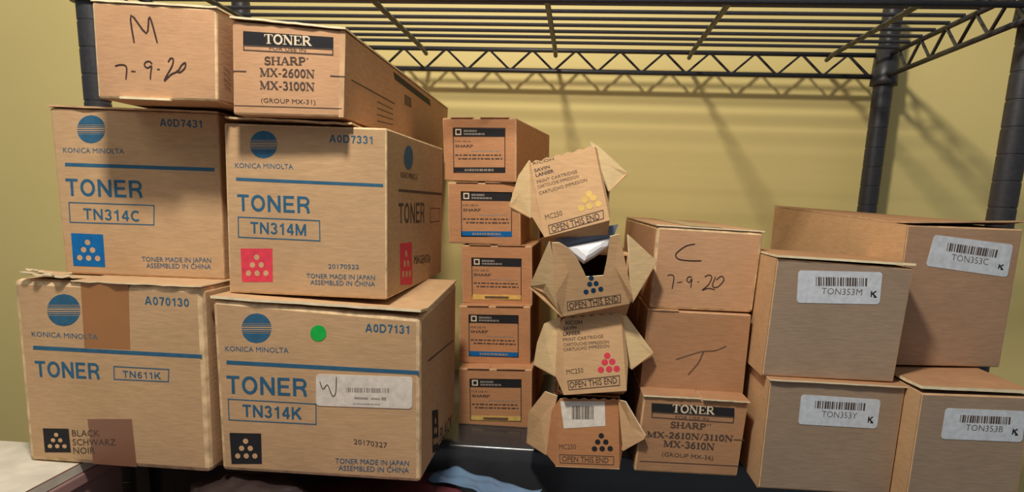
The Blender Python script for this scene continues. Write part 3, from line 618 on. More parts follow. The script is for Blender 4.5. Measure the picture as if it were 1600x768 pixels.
OPEN_CARTONS = {'O1': {'gl': [[-462.1, -356.0, -186.3], [-442.1, -374.0, -191.2], [-428.5, -382.0, -208.8], [-454.7, -350.0, -200.0]],
        'gr': [[-355.1, -354.0, -151.0], [-370.7, -372.0, -164.7], [-369.0, -382.0, -190.1], [-360.1, -350.0, -183.3]],
        'prints': [('text', [(0.032, 0.962), (0.36, 0.954), (0.358, 0.992), (0.03, 1.0)], 'RICOH', 'dark', 0),
                   ('text', [(0.034, 0.863), (0.277, 0.866), (0.273, 0.908), (0.03, 0.906)], 'SAVIN', 'dark', 0.02),
                   ('text', [(0.042, 0.798), (0.328, 0.801), (0.325, 0.843), (0.038, 0.84)], 'LANIER', 'dark', 0.03),
                   ('text', [(0.044, 0.707), (0.672, 0.714), (0.669, 0.756), (0.04, 0.749)], 'PRINT CARTRIDGE', 'dark', 0),
                   ('text', [(0.042, 0.643), (0.678, 0.645), (0.675, 0.688), (0.038, 0.685)], 'CARTOUCHE IMPRESSION', 'dark', 0),
                   ('text', [(0.043, 0.556), (0.791, 0.572), (0.787, 0.615), (0.038, 0.599)], 'CARTUCHO IMPRESION', 'dark', 0),
                   ('text', [(0.068, 0.216), (0.331, 0.22), (0.325, 0.288), (0.061, 0.283)], 'MC250', 'dark', 0),
                   ('text', [(0.128, 0.038), (0.868, 0.049), (0.861, 0.134), (0.12, 0.122)], 'OPEN THIS END', 'dark', 0.01),
                   ('disc', [(0.72, 0.373), (0.814, 0.352), (0.833, 0.433), (0.739, 0.455)], 'yellow'), ('disc', [(0.642, 0.313), (0.736, 0.292), (0.755, 0.374), (0.661, 0.395)], 'yellow'),
                   ('disc', [(0.77, 0.31), (0.864, 0.288), (0.883, 0.37), (0.789, 0.392)], 'yellow'), ('disc', [(0.566, 0.218), (0.659, 0.197), (0.678, 0.279), (0.584, 0.3)], 'yellow'),
                   ('disc', [(0.696, 0.217), (0.789, 0.196), (0.808, 0.278), (0.714, 0.299)], 'yellow'), ('disc', [(0.827, 0.216), (0.921, 0.194), (0.94, 0.276), (0.846, 0.298)], 'yellow'),
                   ('frame', [(0.081, 0.019), (0.922, 0.038), (0.939, 0.156), (0.086, 0.142)], 'dark')],
        'quad': [[-445.0, -368.0, -141.2], [-386.4, -368.0, -124.8], [-369.2, -384.0, -191.1], [-428.4, -384.0, -208.7]],
        'strip': [[-446.7, -366.0, -140.0], [-441.4, -376.0, -190.3], [-383.8, -364.0, -126.7], [-368.8, -378.0, -183.2]],
        'wl': [[-446.7, -366.0, -138.9], [-456.7, -360.0, -152.9], [-465.0, -356.0, -181.0], [-462.1, -356.0, -186.3], [-442.1, -374.0, -191.2]],
        'wr': [[-390.3, -366.0, -120.7], [-382.7, -362.0, -124.2], [-353.6, -354.0, -147.4], [-355.1, -354.0, -151.0], [-370.7, -372.0, -164.7]]},
 'O2': {'gl': [[-439.8, -372.0, -257.6], [-429.1, -376.0, -258.5], [-408.0, -386.0, -281.9], [-419.9, -352.0, -280.1]],
        'gr': [[-324.5, -370.0, -232.9], [-336.9, -378.0, -253.1], [-344.9, -386.0, -266.9], [-339.7, -352.0, -274.0]],
        'notch': [(0.097, 0.993), (0.238, 0.893), (0.339, 0.73), (0.401, 0.57), (0.427, 0.486), (0.684, 0.466), (0.768, 0.672), (0.844, 0.89), (0.87, 0.988)],
        'prints': [('disc', [(0.456, 0.428), (0.531, 0.417), (0.543, 0.487), (0.467, 0.498)], 'navy'), ('disc', [(0.419, 0.349), (0.495, 0.337), (0.506, 0.407), (0.43, 0.419)], 'navy'),
                   ('disc', [(0.515, 0.343), (0.59, 0.331), (0.601, 0.401), (0.526, 0.413)], 'navy'), ('disc', [(0.349, 0.252), (0.424, 0.24), (0.435, 0.31), (0.36, 0.322)], 'navy'),
                   ('disc', [(0.46, 0.253), (0.535, 0.241), (0.546, 0.311), (0.471, 0.323)], 'navy'), ('disc', [(0.571, 0.254), (0.646, 0.242), (0.657, 0.312), (0.582, 0.324)], 'navy'),
                   ('frame', [(0.079, 0.065), (0.877, 0.041), (0.893, 0.159), (0.088, 0.194)], 'dark'),
                   ('text', [(0.112, 0.085), (0.848, 0.06), (0.849, 0.151), (0.111, 0.172)], 'OPEN THIS END', 'dark', 0.01)],
        'quad': [[-419.8, -400.0, -212.6], [-361.5, -400.0, -203.0], [-346.2, -387.0, -266.8], [-407.9, -387.0, -281.8]],
        'strip': [[-421.0, -400.0, -212.0], [-415.5, -394.0, -260.5], [-360.4, -400.0, -202.9], [-344.7, -392.0, -258.9]],
        'wl': [[-423.7, -398.0, -211.7], [-441.5, -372.0, -256.4], [-429.1, -376.0, -258.5], [-408.2, -386.0, -281.9]],
        'wr': [[-351.6, -384.0, -203.3], [-322.3, -368.0, -227.5], [-324.5, -370.0, -232.9], [-344.4, -386.0, -265.7]]},
 'O3': {'gl': [[-434.0, -356.0, -336.7], [-412.5, -375.0, -342.6], [-403.4, -384.0, -359.2], [-419.1, -350.0, -359.4]],
        'gr': [[-318.9, -354.0, -323.3], [-339.8, -374.0, -332.2], [-343.5, -384.0, -351.5], [-331.9, -350.0, -350.6]],
        'prints': [('text', [(0.039, 0.907), (0.329, 0.903), (0.327, 0.953), (0.035, 0.956)], 'RICOH', 'dark', 0.02),
                   ('text', [(0.005, 0.842), (0.228, 0.846), (0.224, 0.887), (-0.0, 0.884)], 'SAVIN', 'dark', 0.02),
                   ('text', [(-0.003, 0.768), (0.302, 0.772), (0.299, 0.814), (-0.007, 0.81)], 'LANIER', 'dark', 0.03),
                   ('text', [(-0.003, 0.696), (0.679, 0.705), (0.677, 0.746), (-0.008, 0.738)], 'PRINT CARTRIDGE', 'dark', 0),
                   ('text', [(0.002, 0.631), (0.77, 0.628), (0.77, 0.669), (-0.001, 0.673)], 'CARTOUCHE IMPRESSION', 'dark', 0),
                   ('text', [(0.002, 0.567), (0.766, 0.575), (0.765, 0.617), (-0.002, 0.608)], 'CARTUCHO IMPRESION', 'dark', 0),
                   ('text', [(0.05, 0.264), (0.326, 0.273), (0.319, 0.339), (0.041, 0.33)], 'MC250', 'dark', 0),
                   ('text', [(0.097, 0.083), (0.862, 0.107), (0.857, 0.189), (0.088, 0.166)], 'OPEN THIS END', 'dark', 0.01),
                   ('disc', [(0.671, 0.432), (0.776, 0.426), (0.783, 0.508), (0.677, 0.514)], 'magenta'), ('disc', [(0.623, 0.349), (0.728, 0.343), (0.734, 0.426), (0.629, 0.432)], 'magenta'),
                   ('disc', [(0.747, 0.351), (0.852, 0.345), (0.859, 0.427), (0.753, 0.433)], 'magenta'), ('disc', [(0.555, 0.256), (0.659, 0.251), (0.664, 0.333), (0.56, 0.339)], 'magenta'),
                   ('disc', [(0.691, 0.257), (0.794, 0.251), (0.801, 0.334), (0.696, 0.339)], 'magenta'), ('disc', [(0.811, 0.256), (0.915, 0.25), (0.922, 0.332), (0.818, 0.338)], 'magenta'),
                   ('frame', [(0.078, 0.059), (0.899, 0.072), (0.91, 0.208), (0.059, 0.185)], 'dark')],
        'quad': [[-407.7, -374.0, -285.1], [-353.1, -374.0, -278.2], [-343.6, -385.0, -351.3], [-403.4, -385.0, -358.9]],
        'strip': [[-412.8, -372.0, -295.7], [-412.8, -377.0, -341.8], [-351.0, -371.0, -279.8], [-343.2, -377.0, -325.3]],
        'wl': [[-410.3, -370.0, -284.6], [-426.4, -364.0, -293.3], [-432.8, -358.0, -314.0], [-435.4, -356.0, -336.1], [-412.5, -375.0, -342.6]],
        'wr': [[-352.2, -370.0, -278.1], [-348.4, -368.0, -279.5], [-318.5, -364.0, -316.7], [-319.5, -364.0, -320.5], [-339.8, -374.0, -332.2]]},
 'O4': {'gl': [[-438.1, -355.0, -419.5], [-418.1, -375.0, -423.9], [-408.1, -384.0, -435.7], [-424.5, -350.0, -437.5]],
        'gr': [[-321.1, -354.0, -410.0], [-342.7, -376.0, -415.3], [-345.3, -384.0, -430.5], [-332.1, -350.0, -424.5]],
        'prints': [('text', [(0.038, 0.249), (0.309, 0.256), (0.303, 0.329), (0.03, 0.321)], 'MC250', 'dark', 0),
                   ('text', [(0.096, 0.067), (0.83, 0.07), (0.829, 0.154), (0.089, 0.149)], 'OPEN THIS END', 'dark', 0.01),
                   ('disc', [(0.669, 0.427), (0.758, 0.427), (0.758, 0.507), (0.668, 0.507)], 'black'), ('disc', [(0.612, 0.335), (0.701, 0.335), (0.7, 0.414), (0.611, 0.414)], 'black'),
                   ('disc', [(0.742, 0.338), (0.831, 0.338), (0.831, 0.418), (0.742, 0.418)], 'black'), ('disc', [(0.562, 0.234), (0.65, 0.233), (0.649, 0.313), (0.561, 0.313)], 'black'),
                   ('disc', [(0.685, 0.238), (0.773, 0.238), (0.773, 0.318), (0.684, 0.318)], 'black'), ('disc', [(0.812, 0.244), (0.9, 0.244), (0.901, 0.324), (0.812, 0.324)], 'black'),
                   ('frame', [(0.062, 0.04), (0.916, 0.043), (0.917, 0.175), (0.044, 0.173)], 'dark'), ('sticker', [(0.096, 0.557), (0.78, 0.615), (0.769, 0.973), (0.007, 0.959)], 'paper'),
                   ('barcode', [(0.219, 0.697), (0.588, 0.708), (0.584, 0.9), (0.208, 0.894)], 'dark')],
        'quad': [[-407.1, -376.0, -365.0], [-350.3, -376.0, -363.1], [-345.4, -385.0, -430.2], [-408.1, -385.0, -435.4]],
        'strip': [[-414.8, -373.0, -378.2], [-418.0, -377.0, -423.2], [-348.9, -374.0, -364.9], [-343.2, -378.0, -414.6]],
        'wl': [[-410.4, -371.0, -364.0], [-422.8, -366.0, -361.4], [-438.5, -358.0, -386.0], [-439.7, -355.0, -419.0], [-418.1, -375.0, -423.9]],
        'wr': [[-350.5, -378.0, -362.5], [-344.2, -386.0, -361.9], [-323.8, -393.0, -392.5], [-324.7, -393.0, -396.4], [-343.3, -384.0, -412.5]]}}
BAG_OUTLINE = [[-419.9, -366.0, -210.2], [-405.6, -362.0, -203.9], [-381.5, -360.0, -199.5], [-360.1, -364.0, -195.0], [-367.0, -370.0, -215.3], [-380.4, -374.0, -225.1], [-391.0, -378.0, -231.8],
 [-401.5, -374.0, -224.7]]
FILM_OUTLINE = [[-521.7, -470.0, -416.1], [-509.6, -455.0, -416.9], [-498.6, -440.0, -421.9], [-483.7, -430.0, -430.5], [-456.8, -425.0, -438.4], [-426.2, -425.0, -446.5], [-466.6, -470.0, -430.4],
 [-503.0, -490.0, -417.5]]

# ------------------------------------------------------------------ room
bm = bmesh.new(); box(bm, (-3200, 38, -1332), (2600, 145, 1400)); 
WALL = noise_mat('olive_yellow_paint', srgb(230, 210, 138), .035, 3, .55, .35, .04); structure('wall_back', bm, WALL)
bm = bmesh.new(); box(bm, (-3200, -3000, -1382), (2600, 145, -1332)); structure('floor', bm, noise_mat('grey_carpet', srgb(96, 90, 84), .25, 300, .95, .1))

# ------------------------------------------------------------------ wire shelving unit
unit = thing('shelving_unit', V((-445, -165, -1332)), 'black wire shelving unit whose shelf runs across the top of the picture', 'shelf')
POSTS = dict(bl=(-889, 0), br=(0, 0), fl=(-892, -331), fr=(22, -288))
for x, y in POSTS.values():
    bm = bmesh.new(); prof = []; z = -1310
    while z < 66:
        prof += [(12.7, z), (12.7, z + 22.8), (12.2, z + 23.4), (12.2, z + 24.8)]; z += 25.4
    lathe(bm, x, y, prof + [(12.7, z), (11, z + 4), (4, z + 6)]); p = link('post', bm, BLACK, unit, smooth=True)
    p.data.set_sharp_from_angle(angle=math.radians(18))
    bm = bmesh.new(); lathe(bm, x, y, [(6, -1332), (17, -1330), (17, -1322), (9, -1316), (6, -1309)]); link('levelling_foot', bm, BLACK, p, smooth=True)
ZF = 9                                                            # the long front rail rides a touch higher than the back one
def shelf_deck(dz, parts):
    s = None
    P = lambda *a: V((a[0], a[1], a[2] + dz))
    bm = bmesh.new()
    for z in (0, 27): tube(bm, [P(-889, 0, z), P(0, 0, z)], .0031)
    zf0 = ZF if dz == 0 else 0
    for z in (zf0, zf0 + 27): tube(bm, [P(-892, -331, z), P(0, -331, z)], .0031)
    for x in (-889, 0):
        for z, zf in ((0, 0), (27, 27)): tube(bm, [P(x, 0, z), P(x, -331, zf)], .0031)
    s = link('rail_frame', bm, BLACK, unit, smooth=True)
    def zig(a, b, z0, z1, pitch, phase):
        L = (b - a).length; d = (b - a) / L; pts = []; x = phase - pitch; up = True
        while x < L:
            if x >= .006: pts.append(a + d * x + Vector((0, 0, z1 if up else z0)))
            x += pitch / 2; up = not up
        bm = bmesh.new(); tube(bm, pts, .0022, 6); return link('truss', bm, BLACK, s)
    zig(P(-889, 0, 0), P(0, 0, 0), .0, .027, .0604, (889 - 473) % 60.4 / 1000)
    zig(P(-892, -331, 0), P(0, -331, 0), zf0 / 1000, (zf0 + 27) / 1000, .0604, .03)
    zig(P(0, 0, 0), P(0, -331, 0), .0, .027, .062, .036); zig(P(-889, 0, 0), P(-889, -331, 0), .0, .027, .062, .036)
    for k in range(9):
        y = -331 + 33.1 * (k + 1)
        if y > -10: continue
        bm = bmesh.new(); tube(bm, [P(-889, y, 30.5), P(0, y, 30.5)], .0022, 6); link('surface_wire', bm, BLACK, s)
    for k in range(5):
        x = -76 - 182.4 * k; bm = bmesh.new(); tube(bm, [P(x, -331, 24), P(x, -300, 23.5), P(x, -20, 23.5), P(x, 5, 21)], .003, 8); link('cross_rod', bm, BLACK, s)
    for n, (x, y) in POSTS.items():
        bm = bmesh.new(); z0 = -11 if n[0] == 'b' else 2
        lathe(bm, x, y, [(13.2, z0 + dz), (17.5, z0 + dz), (17.2, z0 + 6 + dz), (15.2, 38 + dz), (13.2, 38 + dz)]); link('corner_collar', bm, BLACK, s, smooth=True)
    return s
shelf_deck(0, None); shelf_deck(-466, None)
# black plastic liner lying on the lower deck, folded down over its front edge
bm = bmesh.new(); prof = [(-4, -433.6), (-4, -432), (-329, -432), (-332.5, -432.8), (-335.2, -435), (-336.6, -438.5), (-338, -470), (-341, -520), (-345, -575), (-343.6, -575), (-339.6, -520), (-336.5, -470), (-335, -439.5), (-333.8, -436.3), (-331.6, -434.4), (-328.6, -433.6)]
A = [bm.verts.new(V((-868, y, z))) for y, z in prof]; B = [bm.verts.new(V((-17, y, z))) for y, z in prof]; n = len(prof)
for i in range(n): bm.faces.new((A[i], A[(i + 1) % n], B[(i + 1) % n], B[i]))
bm.faces.new(A); bm.faces.new(B[::-1]); bmesh.ops.recalc_face_normals(bm, faces=bm.faces[:])
box(bm, (-870, -351, -575), (-855, -345.2, -438))
tag(link('shelf_liner', bm, LINER, origin=V((-440, -165, -433.6)), smooth=True), 'glossy black plastic sheet lining the lower shelf and folded over its edge', 'shelf liner').data.set_sharp_from_angle(angle=math.radians(40))

# ------------------------------------------------------------------ closed cartons
def corners(k, inset_top=0):
    c = {n: V(p) for n, p in CARTON_CORNERS[k].items()}
    return c
FR = ('BL', 'BR', 'TR', 'TL')
def slab(root, name, c, z0, t, over=0, mat=None, edge=None, u0=0, u1=1, lift=(0, 0), depth=1, side=.0005, label=None, wavy=0, seed=1):
    """Lid flap over the top of a carton: thickness t, front overhang, corners lifted at the front, optional ragged front edge."""
    TL, TR, TRB, TLB = c['TL'], c['TR'], c['TRB'], c['TLB']; rnd = random.Random(seed)
    ex = (TR - TL).normalized(); ey = (TLB - TL); L = ey.length; ey = ey / L; N = 14 if wavy else 2
    bm = bmesh.new(); rows = []
    for i in range(N + 1):
        u = u0 + (u1 - u0) * i / N; p = TL.lerp(TR, u); q = p + ey * L * depth; b = TLB.lerp(TRB, u)
        if depth == 1: q = b
        du = -side if i == 0 and u0 == 0 else (side if i == N and u1 == 1 else 0)
        o = over + (rnd.uniform(-wavy, wavy) if wavy else 0); li = lift[0] + (lift[1] - lift[0]) * (i / N) + (rnd.uniform(-.3, .3) * wavy if wavy else 0)
        a = p - ey * o + ex * du + Vector((0, 0, z0 + li)); d = q + ex * du + Vector((0, 0, z0))
        m_ = a.lerp(d, min(.5, .03 / L)) ; m_.z = p.z + z0 + li * .35 if depth == 1 else m_.z
        rows.append([bm.verts.new(x) for x in (a, a + Vector((0, 0, t)), m_, m_ + Vector((0, 0, t)), d, d + Vector((0, 0, t)))])
    for A, B in zip(rows, rows[1:]):
        for x, y in ((0, 1), (1, 3), (3, 5), (5, 4), (4, 2), (2, 0)):
            fc = bm.faces.new((A[x], A[y], B[y], B[x])); fc.material_index = 1 if (x, y) == (0, 1) else 0
    for R in (rows[0], rows[-1]):
        for q in ((0, 1, 3, 2), (2, 3, 5, 4)): fc = bm.faces.new([R[i] for i in q]); fc.material_index = 1
    bmesh.ops.recalc_face_normals(bm, faces=bm.faces[:])
    return link(name, bm, [mat, edge], root, label=label)
def carton(k, name, label, group, mat, edge, bevel=.0018):
    c = corners(k); pts = [c[n] for n in FR] + [c[n + 'B'] for n in FR]
    base = (pts[0] + pts[1] + pts[4] + pts[5]) / 4
    root = thing(name, base, label, 'box', group)
    bm = bmesh.new(); hexa(bm, pts, bevel, 2, 1); link('carton_body', bm, [mat, edge], root)
    faces = dict(front=Face([c[n] for n in FR]), right=Face([c[n] for n in ('BR', 'BRB', 'TRB', 'TR')]), left=Face([c[n] for n in ('BLB', 'BL', 'TL', 'TLB')]))
    for i, it in enumerate(PRINTS.get(k, [])): put_print(root, faces[it[1]], it, i)
    return root, c
g = 'blue-printed toner cartons on the left'
r, c = carton('G', 'toner_carton', 'large worn tan carton with two brown tape strips, bottom of the far left stack', g, K_TAN, EDGE, .0048)
slab(r, 'top_flap', c, .0, .0009, .002, K_TAN, EDGE_P, u0=.32, lift=(.0, .0), wavy=.0012, seed=3)
slab(r, 'torn_flap', c, .0004, .0016, .004, K_TAN, EDGE_P, u0=.07, u1=.33, lift=(.005, .003), depth=.12, wavy=.003, seed=5, label='torn curling flap end')
slab(r, 'torn_flap', c, .004, .0014, .001, K_TAN, EDGE_P, u0=.09, u1=.24, lift=(.004, .001), depth=.11, wavy=.002, seed=6, label='torn curling flap end')
r, c = carton('K', 'toner_carton', 'large tan carton with a green dot, a scribbled white sticker and a black dot square', g, K_TAN, EDGE, .0038)
slab(r, 'top_flap', c, .0005, .0022, .002, K_TAN, EDGE_P, lift=(.0002, .0042), wavy=.0008, seed=8)
r, c = carton('Cy', 'toner_carton', 'tan carton with a cyan dot square, on the box with brown tape', g, K_TAN, EDGE_K)
slab(r, 'top_flap', c, .0, .0015, .002, K_BROWN, EDGE_K, lift=(.0008, .0), wavy=.0006, seed=9)
r, c = carton('Mg', 'toner_carton', 'tan carton with a pink dot square, on the box with the green dot', g, K_TAN, EDGE, .0015)
slab(r, 'top_flap', c, .0, .0015, .0035, K_BROWN, EDGE, u0=.02, u1=.8, lift=(.0035, .0015), wavy=.0012, seed=12)
g = 'pinkish cartons topping the left stacks'
r, c = carton('M', 'toner_carton', 'pinkish carton with a handwritten M and date, on top of the far left stack', g, K_PINK, EDGE)
slab(r, 'top_flap', c, .0, .0015, .001, K_PINK, EDGE_P, wavy=.0005, seed=14)
for u0, u1 in ((.2, .62),):
    bm = bmesh.new(); f = Face([c[n] for n in FR]); q = [f.at(u0, -.002, .003), f.at(u1, -.012, .003), f.at(u1, .012, .003), f.at(u0, .022, .003)]
    solid(bm, q, f.n, .003); link('bottom_flap', bm, EDGE_P, r, label='pale lifted flap edge along the bottom')
r, c = carton('SH', 'toner_carton', 'long pinkish carton with a black title band, on the box with pink dot square', g, K_PINK, EDGE_K)
slab(r, 'top_flap', c, .0, .0015, .002, K_BROWN, EDGE_P, lift=(.0015, .0006), wavy=.0006, seed=15)
bm = bmesh.new(); f = Face([c[n] for n in FR]); bmesh.ops.transform(bm, matrix=Matrix(), verts=[]); solid(bm, [f.at(.955, .0, .0001), f.at(1, 0, .0001), f.at(1, 1, .0001), f.at(.955, 1, .0001)], f.n, .0003); link('end_flap', bm, EDGE_K, r)
g = 'cartons in the middle right stack'
r, c = carton('SH2', 'toner_carton', 'tan carton with a black title band, lowest under the two handwritten ones', g, K_BROWN, EDGE_K)
slab(r, 'top_flap', c, .0, .0015, .002, K_BROWN, EDGE_P, u1=.54, lift=(.0, .0004), wavy=.0003, seed=16); slab(r, 'top_flap', c, .0, .0013, .003, K_BROWN, EDGE_P, u0=.56, lift=(.0002, .0), wavy=.0003, seed=17)
r, c = carton('J', 'toner_carton', 'brown carton with one faint pen scrawl, directly under the box marked C', g, K_BROWN, EDGE_K, .001)
slab(r, 'top_flap', c, .0, .001, .001, K_BROWN, EDGE_K, u1=.3, wavy=.0002, seed=18)
r, c = carton('Cc', 'toner_carton', 'pinkish brown carton with a handwritten C and date, right of the opened cartons', g, K_PINK, EDGE, .003)
slab(r, 'top_flap', c, .0, .0012, .0005, K_PINK, EDGE_P, wavy=.0003, seed=19)
f = Face([c[n] + Vector((0, 0, .0014)) for n in ('TL', 'TR', 'TRB', 'TLB')]); link('packing_tape', m_fill(f.sub([(.3, .0), (.62, .0), (.62, .95), (.3, .95)]), .0003), TAPE_CLEAR, r, label='glossy clear packing tape')
g = 'plain cartons with barcode stickers on the right'
for k, lab, gap, t, over, lift in (('TY', 'greyish brown carton with a barcode sticker, under the one beside the handwritten C', .0, .0014, .003, (.0, .0004)), ('TM', 'greyish brown carton with a barcode sticker, upper one right of the handwritten C', .0008, .002, .002, (.0004, .0016)),
        ('TC', 'large brown carton with a tilted barcode sticker, topmost at the right edge', .0006, .0016, .001, (.001, .006)), ('TR', 'plain carton with a barcode sticker cut by the frame, bottom right corner', .002, .0026, .0, (.002, .001))):
    r, c = carton(k, 'toner_carton', lab, g, K_GREY if k != 'TC' else K_DULL, EDGE_K, .0014)
    slab(r, 'top_flap', c, gap, t, over, K_BROWN, EDGE_P if k != 'TC' else EDGE_K, lift=lift, wavy=.0003, seed=ord(k[1]))
    bm = bmesh.new(); f = Face([c[n] for n in ('BLB', 'BL', 'TL', 'TLB')]); solid(bm, [f.at(0, 0, .0003), f.at(1, 0, .0003), f.at(1, 1, .0003), f.at(0, 1, .0003)], f.n, .0002); link('lit_side_panel', bm, K_OPEN, r, label='left side panel with lamp light painted in as paler buff')  # lamp light on the left face, painted as a sheet of paler kraft
g = 'small labelled cartons in a column'
for k, lab in (('S1', 'small orange-brown carton with an all black label, topmost of the narrow column'), ('S2', 'small orange-brown carton with a bright blue label band, second from the column top'), ('S3', 'small orange-brown carton with a yellow label band, third and middle of the column'),
               ('S4', 'small orange-brown carton with a blue label band, second from the column bottom'), ('S5', 'small orange-brown carton with a yellow label band, lowest, standing on the black shelf')):
    r, c = carton(k, 'small_toner_carton', lab, g, K_ORANGE, EDGE_K, .0016)
    slab(r, 'tuck_flap', c, .0, .0007, .0016, K_ORANGE, EDGE_K, u0=.12, u1=.42, depth=.06, lift=(.0, .0), seed=3); slab(r, 'tuck_flap', c, .0, .0007, .0016, K_ORANGE, EDGE_K, u0=.52, u1=.9, depth=.06, seed=4)

# ------------------------------------------------------------------ opened cartons
def poly_sheet(bm, pts, t, mat=0, back=None):
    n = Vector((0, 0, 0)); c = sum(pts, Vector()) / len(pts)
    for a, b in zip(pts, pts[1:] + pts[:1]): n += (a - c).cross(b - c)
    n.normalize()
    if n.dot(cam_dir(c)) < 0: n = -n
    v = [bm.verts.new(p) for p in pts]; w = [bm.verts.new(p - n * t) for p in pts]; cc = bm.verts.new(c); cw = bm.verts.new(c - n * t); k = len(pts)
    for i in range(k):
        j = (i + 1) % k
        f1 = bm.faces.new((v[i], v[j], cc)); f2 = bm.faces.new((w[j], w[i], cw)); f3 = bm.faces.new((v[i], w[i], w[j], v[j])); f1.material_index = f2.material_index = mat; f3.material_index = 1 if mat == 0 else mat
    bmesh.ops.recalc_face_normals(bm, faces=bm.faces[:])
def cam_dir(p): return Vector((0, -1, .2))                       # the open ends all face the room
LEVEL = dict(O4=(-432, -364), O3=(-361.5, -291), O2=(-288, -223), O1=(-214, -152))
OLABEL = dict(O1='opened buff carton end with yellow dots, tilted on top of its column', O2='opened buff carton with blue dots and a ripped notch showing white plastic', O3='opened buff carton end with pinkish red dots', O4='opened ruddy carton with black dots and a white barcode sticker, lowest of its column')
OB_ = {}
for k in ('O4', 'O3', 'O2', 'O1'):
    d = OPEN_CARTONS[k]; q = [V(p) for p in d['quad']]
    if k == 'O4':
        for p in q[2:]: p.z = max(p.z, DZ - .4315)
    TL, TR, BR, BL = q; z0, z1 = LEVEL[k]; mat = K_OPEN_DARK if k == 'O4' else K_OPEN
    cx = (BL.x + BR.x) / 2 * 1000 - 4; w = 66
    root = thing('opened_carton', V((cx, -200, z0)), OLABEL[k], 'box', 'opened cartons in a leaning column')
    # open tube of board running back to the wall side
    bm = bmesh.new(); x0, x1, y0, y1, t = cx - w / 2, cx + w / 2, -360, -60, 1.6
    for lo, hi in (((x0, y0, z0), (x1, y1, z0 + t)), ((x0, y0, z1 - t), (x1, y1, z1)), ((x0, y0, z0 + t), (x0 + t, y1, z1 - t)), ((x1 - t, y0, z0 + t), (x1, y1, z1 - t)), ((x0 + t, y1 - t, z0 + t), (x1 - t, y1, z1 - t))): box(bm, lo, hi)
    link('carton_body', bm, mat, root)
    # end panel: centre with its folded side strips, bottom fold joining the body
    bm = bmesh.new(); S = [V(p) for p in d['strip']]; f = Face([BL, BR, TR, TL])
    if 'notch' in d:
        rim = [f.at(u, v, 0) for u, v in d['notch']]; rim = [p for p in rim]
        left = [BL, TL] + rim[:5]; right = rim[5:] + [TR, BR]; mid = (BL + BR) / 2
        ml = BL.lerp(BR, .42); mr = BL.lerp(BR, .6)
        poly_sheet(bm, [BL, S[1], S[0], TL] + rim[:5] + [ml], .0016); poly_sheet(bm, rim[5:] + [TR, S[2], S[3], BR, mr], .0016); poly_sheet(bm, [ml, rim[4], rim[5], mr], .0016)
    else:
        N = 12; row = [bm.verts.new(BL.lerp(BR, i / N)) for i in range(N + 1)]; rnd = random.Random(len(k) + ord(k[1]))
        top = [bm.verts.new(TL.lerp(TR, i / N) + (TL - BL).normalized() * (.0012 if i % 2 else -.0006)) for i in range(N + 1)]
        for i in range(N): bm.faces.new((row[i], row[i + 1], top[i + 1], top[i]))
        ge = bmesh.ops.extrude_face_region(bm, geom=bm.faces[:]); bmesh.ops.translate(bm, verts=[e for e in ge['geom'] if isinstance(e, bmesh.types.BMVert)], vec=-f.n * .0016)
        bmesh.ops.recalc_face_normals(bm, faces=bm.faces[:])
        for fc in bm.faces: fc.material_index = 0 if abs(fc.normal.dot(f.n)) > .7 else 1
        poly_sheet(bm, [BL, S[1], S[0], TL], .0014, 0); poly_sheet(bm, [TR, S[2], S[3], BR], .0014, 0)
    hb = [BL, BR, V((x1, y0, z0 + .2)), V((x0, y0, z0 + .2))]
    panel = link('end_panel', bm, [mat, EDGE_P], root)
    bm = bmesh.new(); poly_sheet(bm, hb, .0012, 0); link('hinge_fold', bm, [mat, EDGE_K], root)
    wm = [K_INNER, EDGE_P] if k != 'O4' else [K_OPEN, EDGE_P]
    for key, gk in (('wl', 'gl'), ('wr', 'gr')):
        bm = bmesh.new(); poly_sheet(bm, [V(p) for p in d[key]], .0017, 0); wg = link('side_wing', bm, wm, root, label='pale folded-out side wing')
        wp = [V(p) for p in d[key]]; tip = max(wp, key=lambda p: abs(p.x - cx / 1000)); low = wp[-1]
        bm = bmesh.new(); G = [tip, low, Vector((low.x + (cx / 1000 - low.x) * .35, low.y + .05, low.z + .004)), Vector((tip.x + (cx / 1000 - tip.x) * .35, tip.y + .05, tip.z + .012))]
        poly_sheet(bm, G, .0012, 0); link('gusset', bm, [mat, EDGE_K], wg)
    for i, it in enumerate(d['prints']):
        kind, quad = it[:2]; ex = it[2:]; g_ = f.sub(quad); off = .00015 + i * .000008
        if kind == 'text': link('printed_lettering', m_text(g_, ex[0], ex[2], off), INK[ex[1]], panel)
        elif kind == 'disc': link('colour_dot', m_disc(g_, off, 16), INK[ex[0]], panel)
        elif kind == 'frame': link('lettering_frame', m_frame(g_, off, .0007), INK[ex[0]], panel)
        elif kind == 'sticker': link('sticker', m_fill(g_, off, t=.0003), INK[ex[0]], panel, label='crinkled white sticker')
        elif kind == 'barcode': link('barcode', m_barcode(g_, off + .0002), INK['dark'], panel)
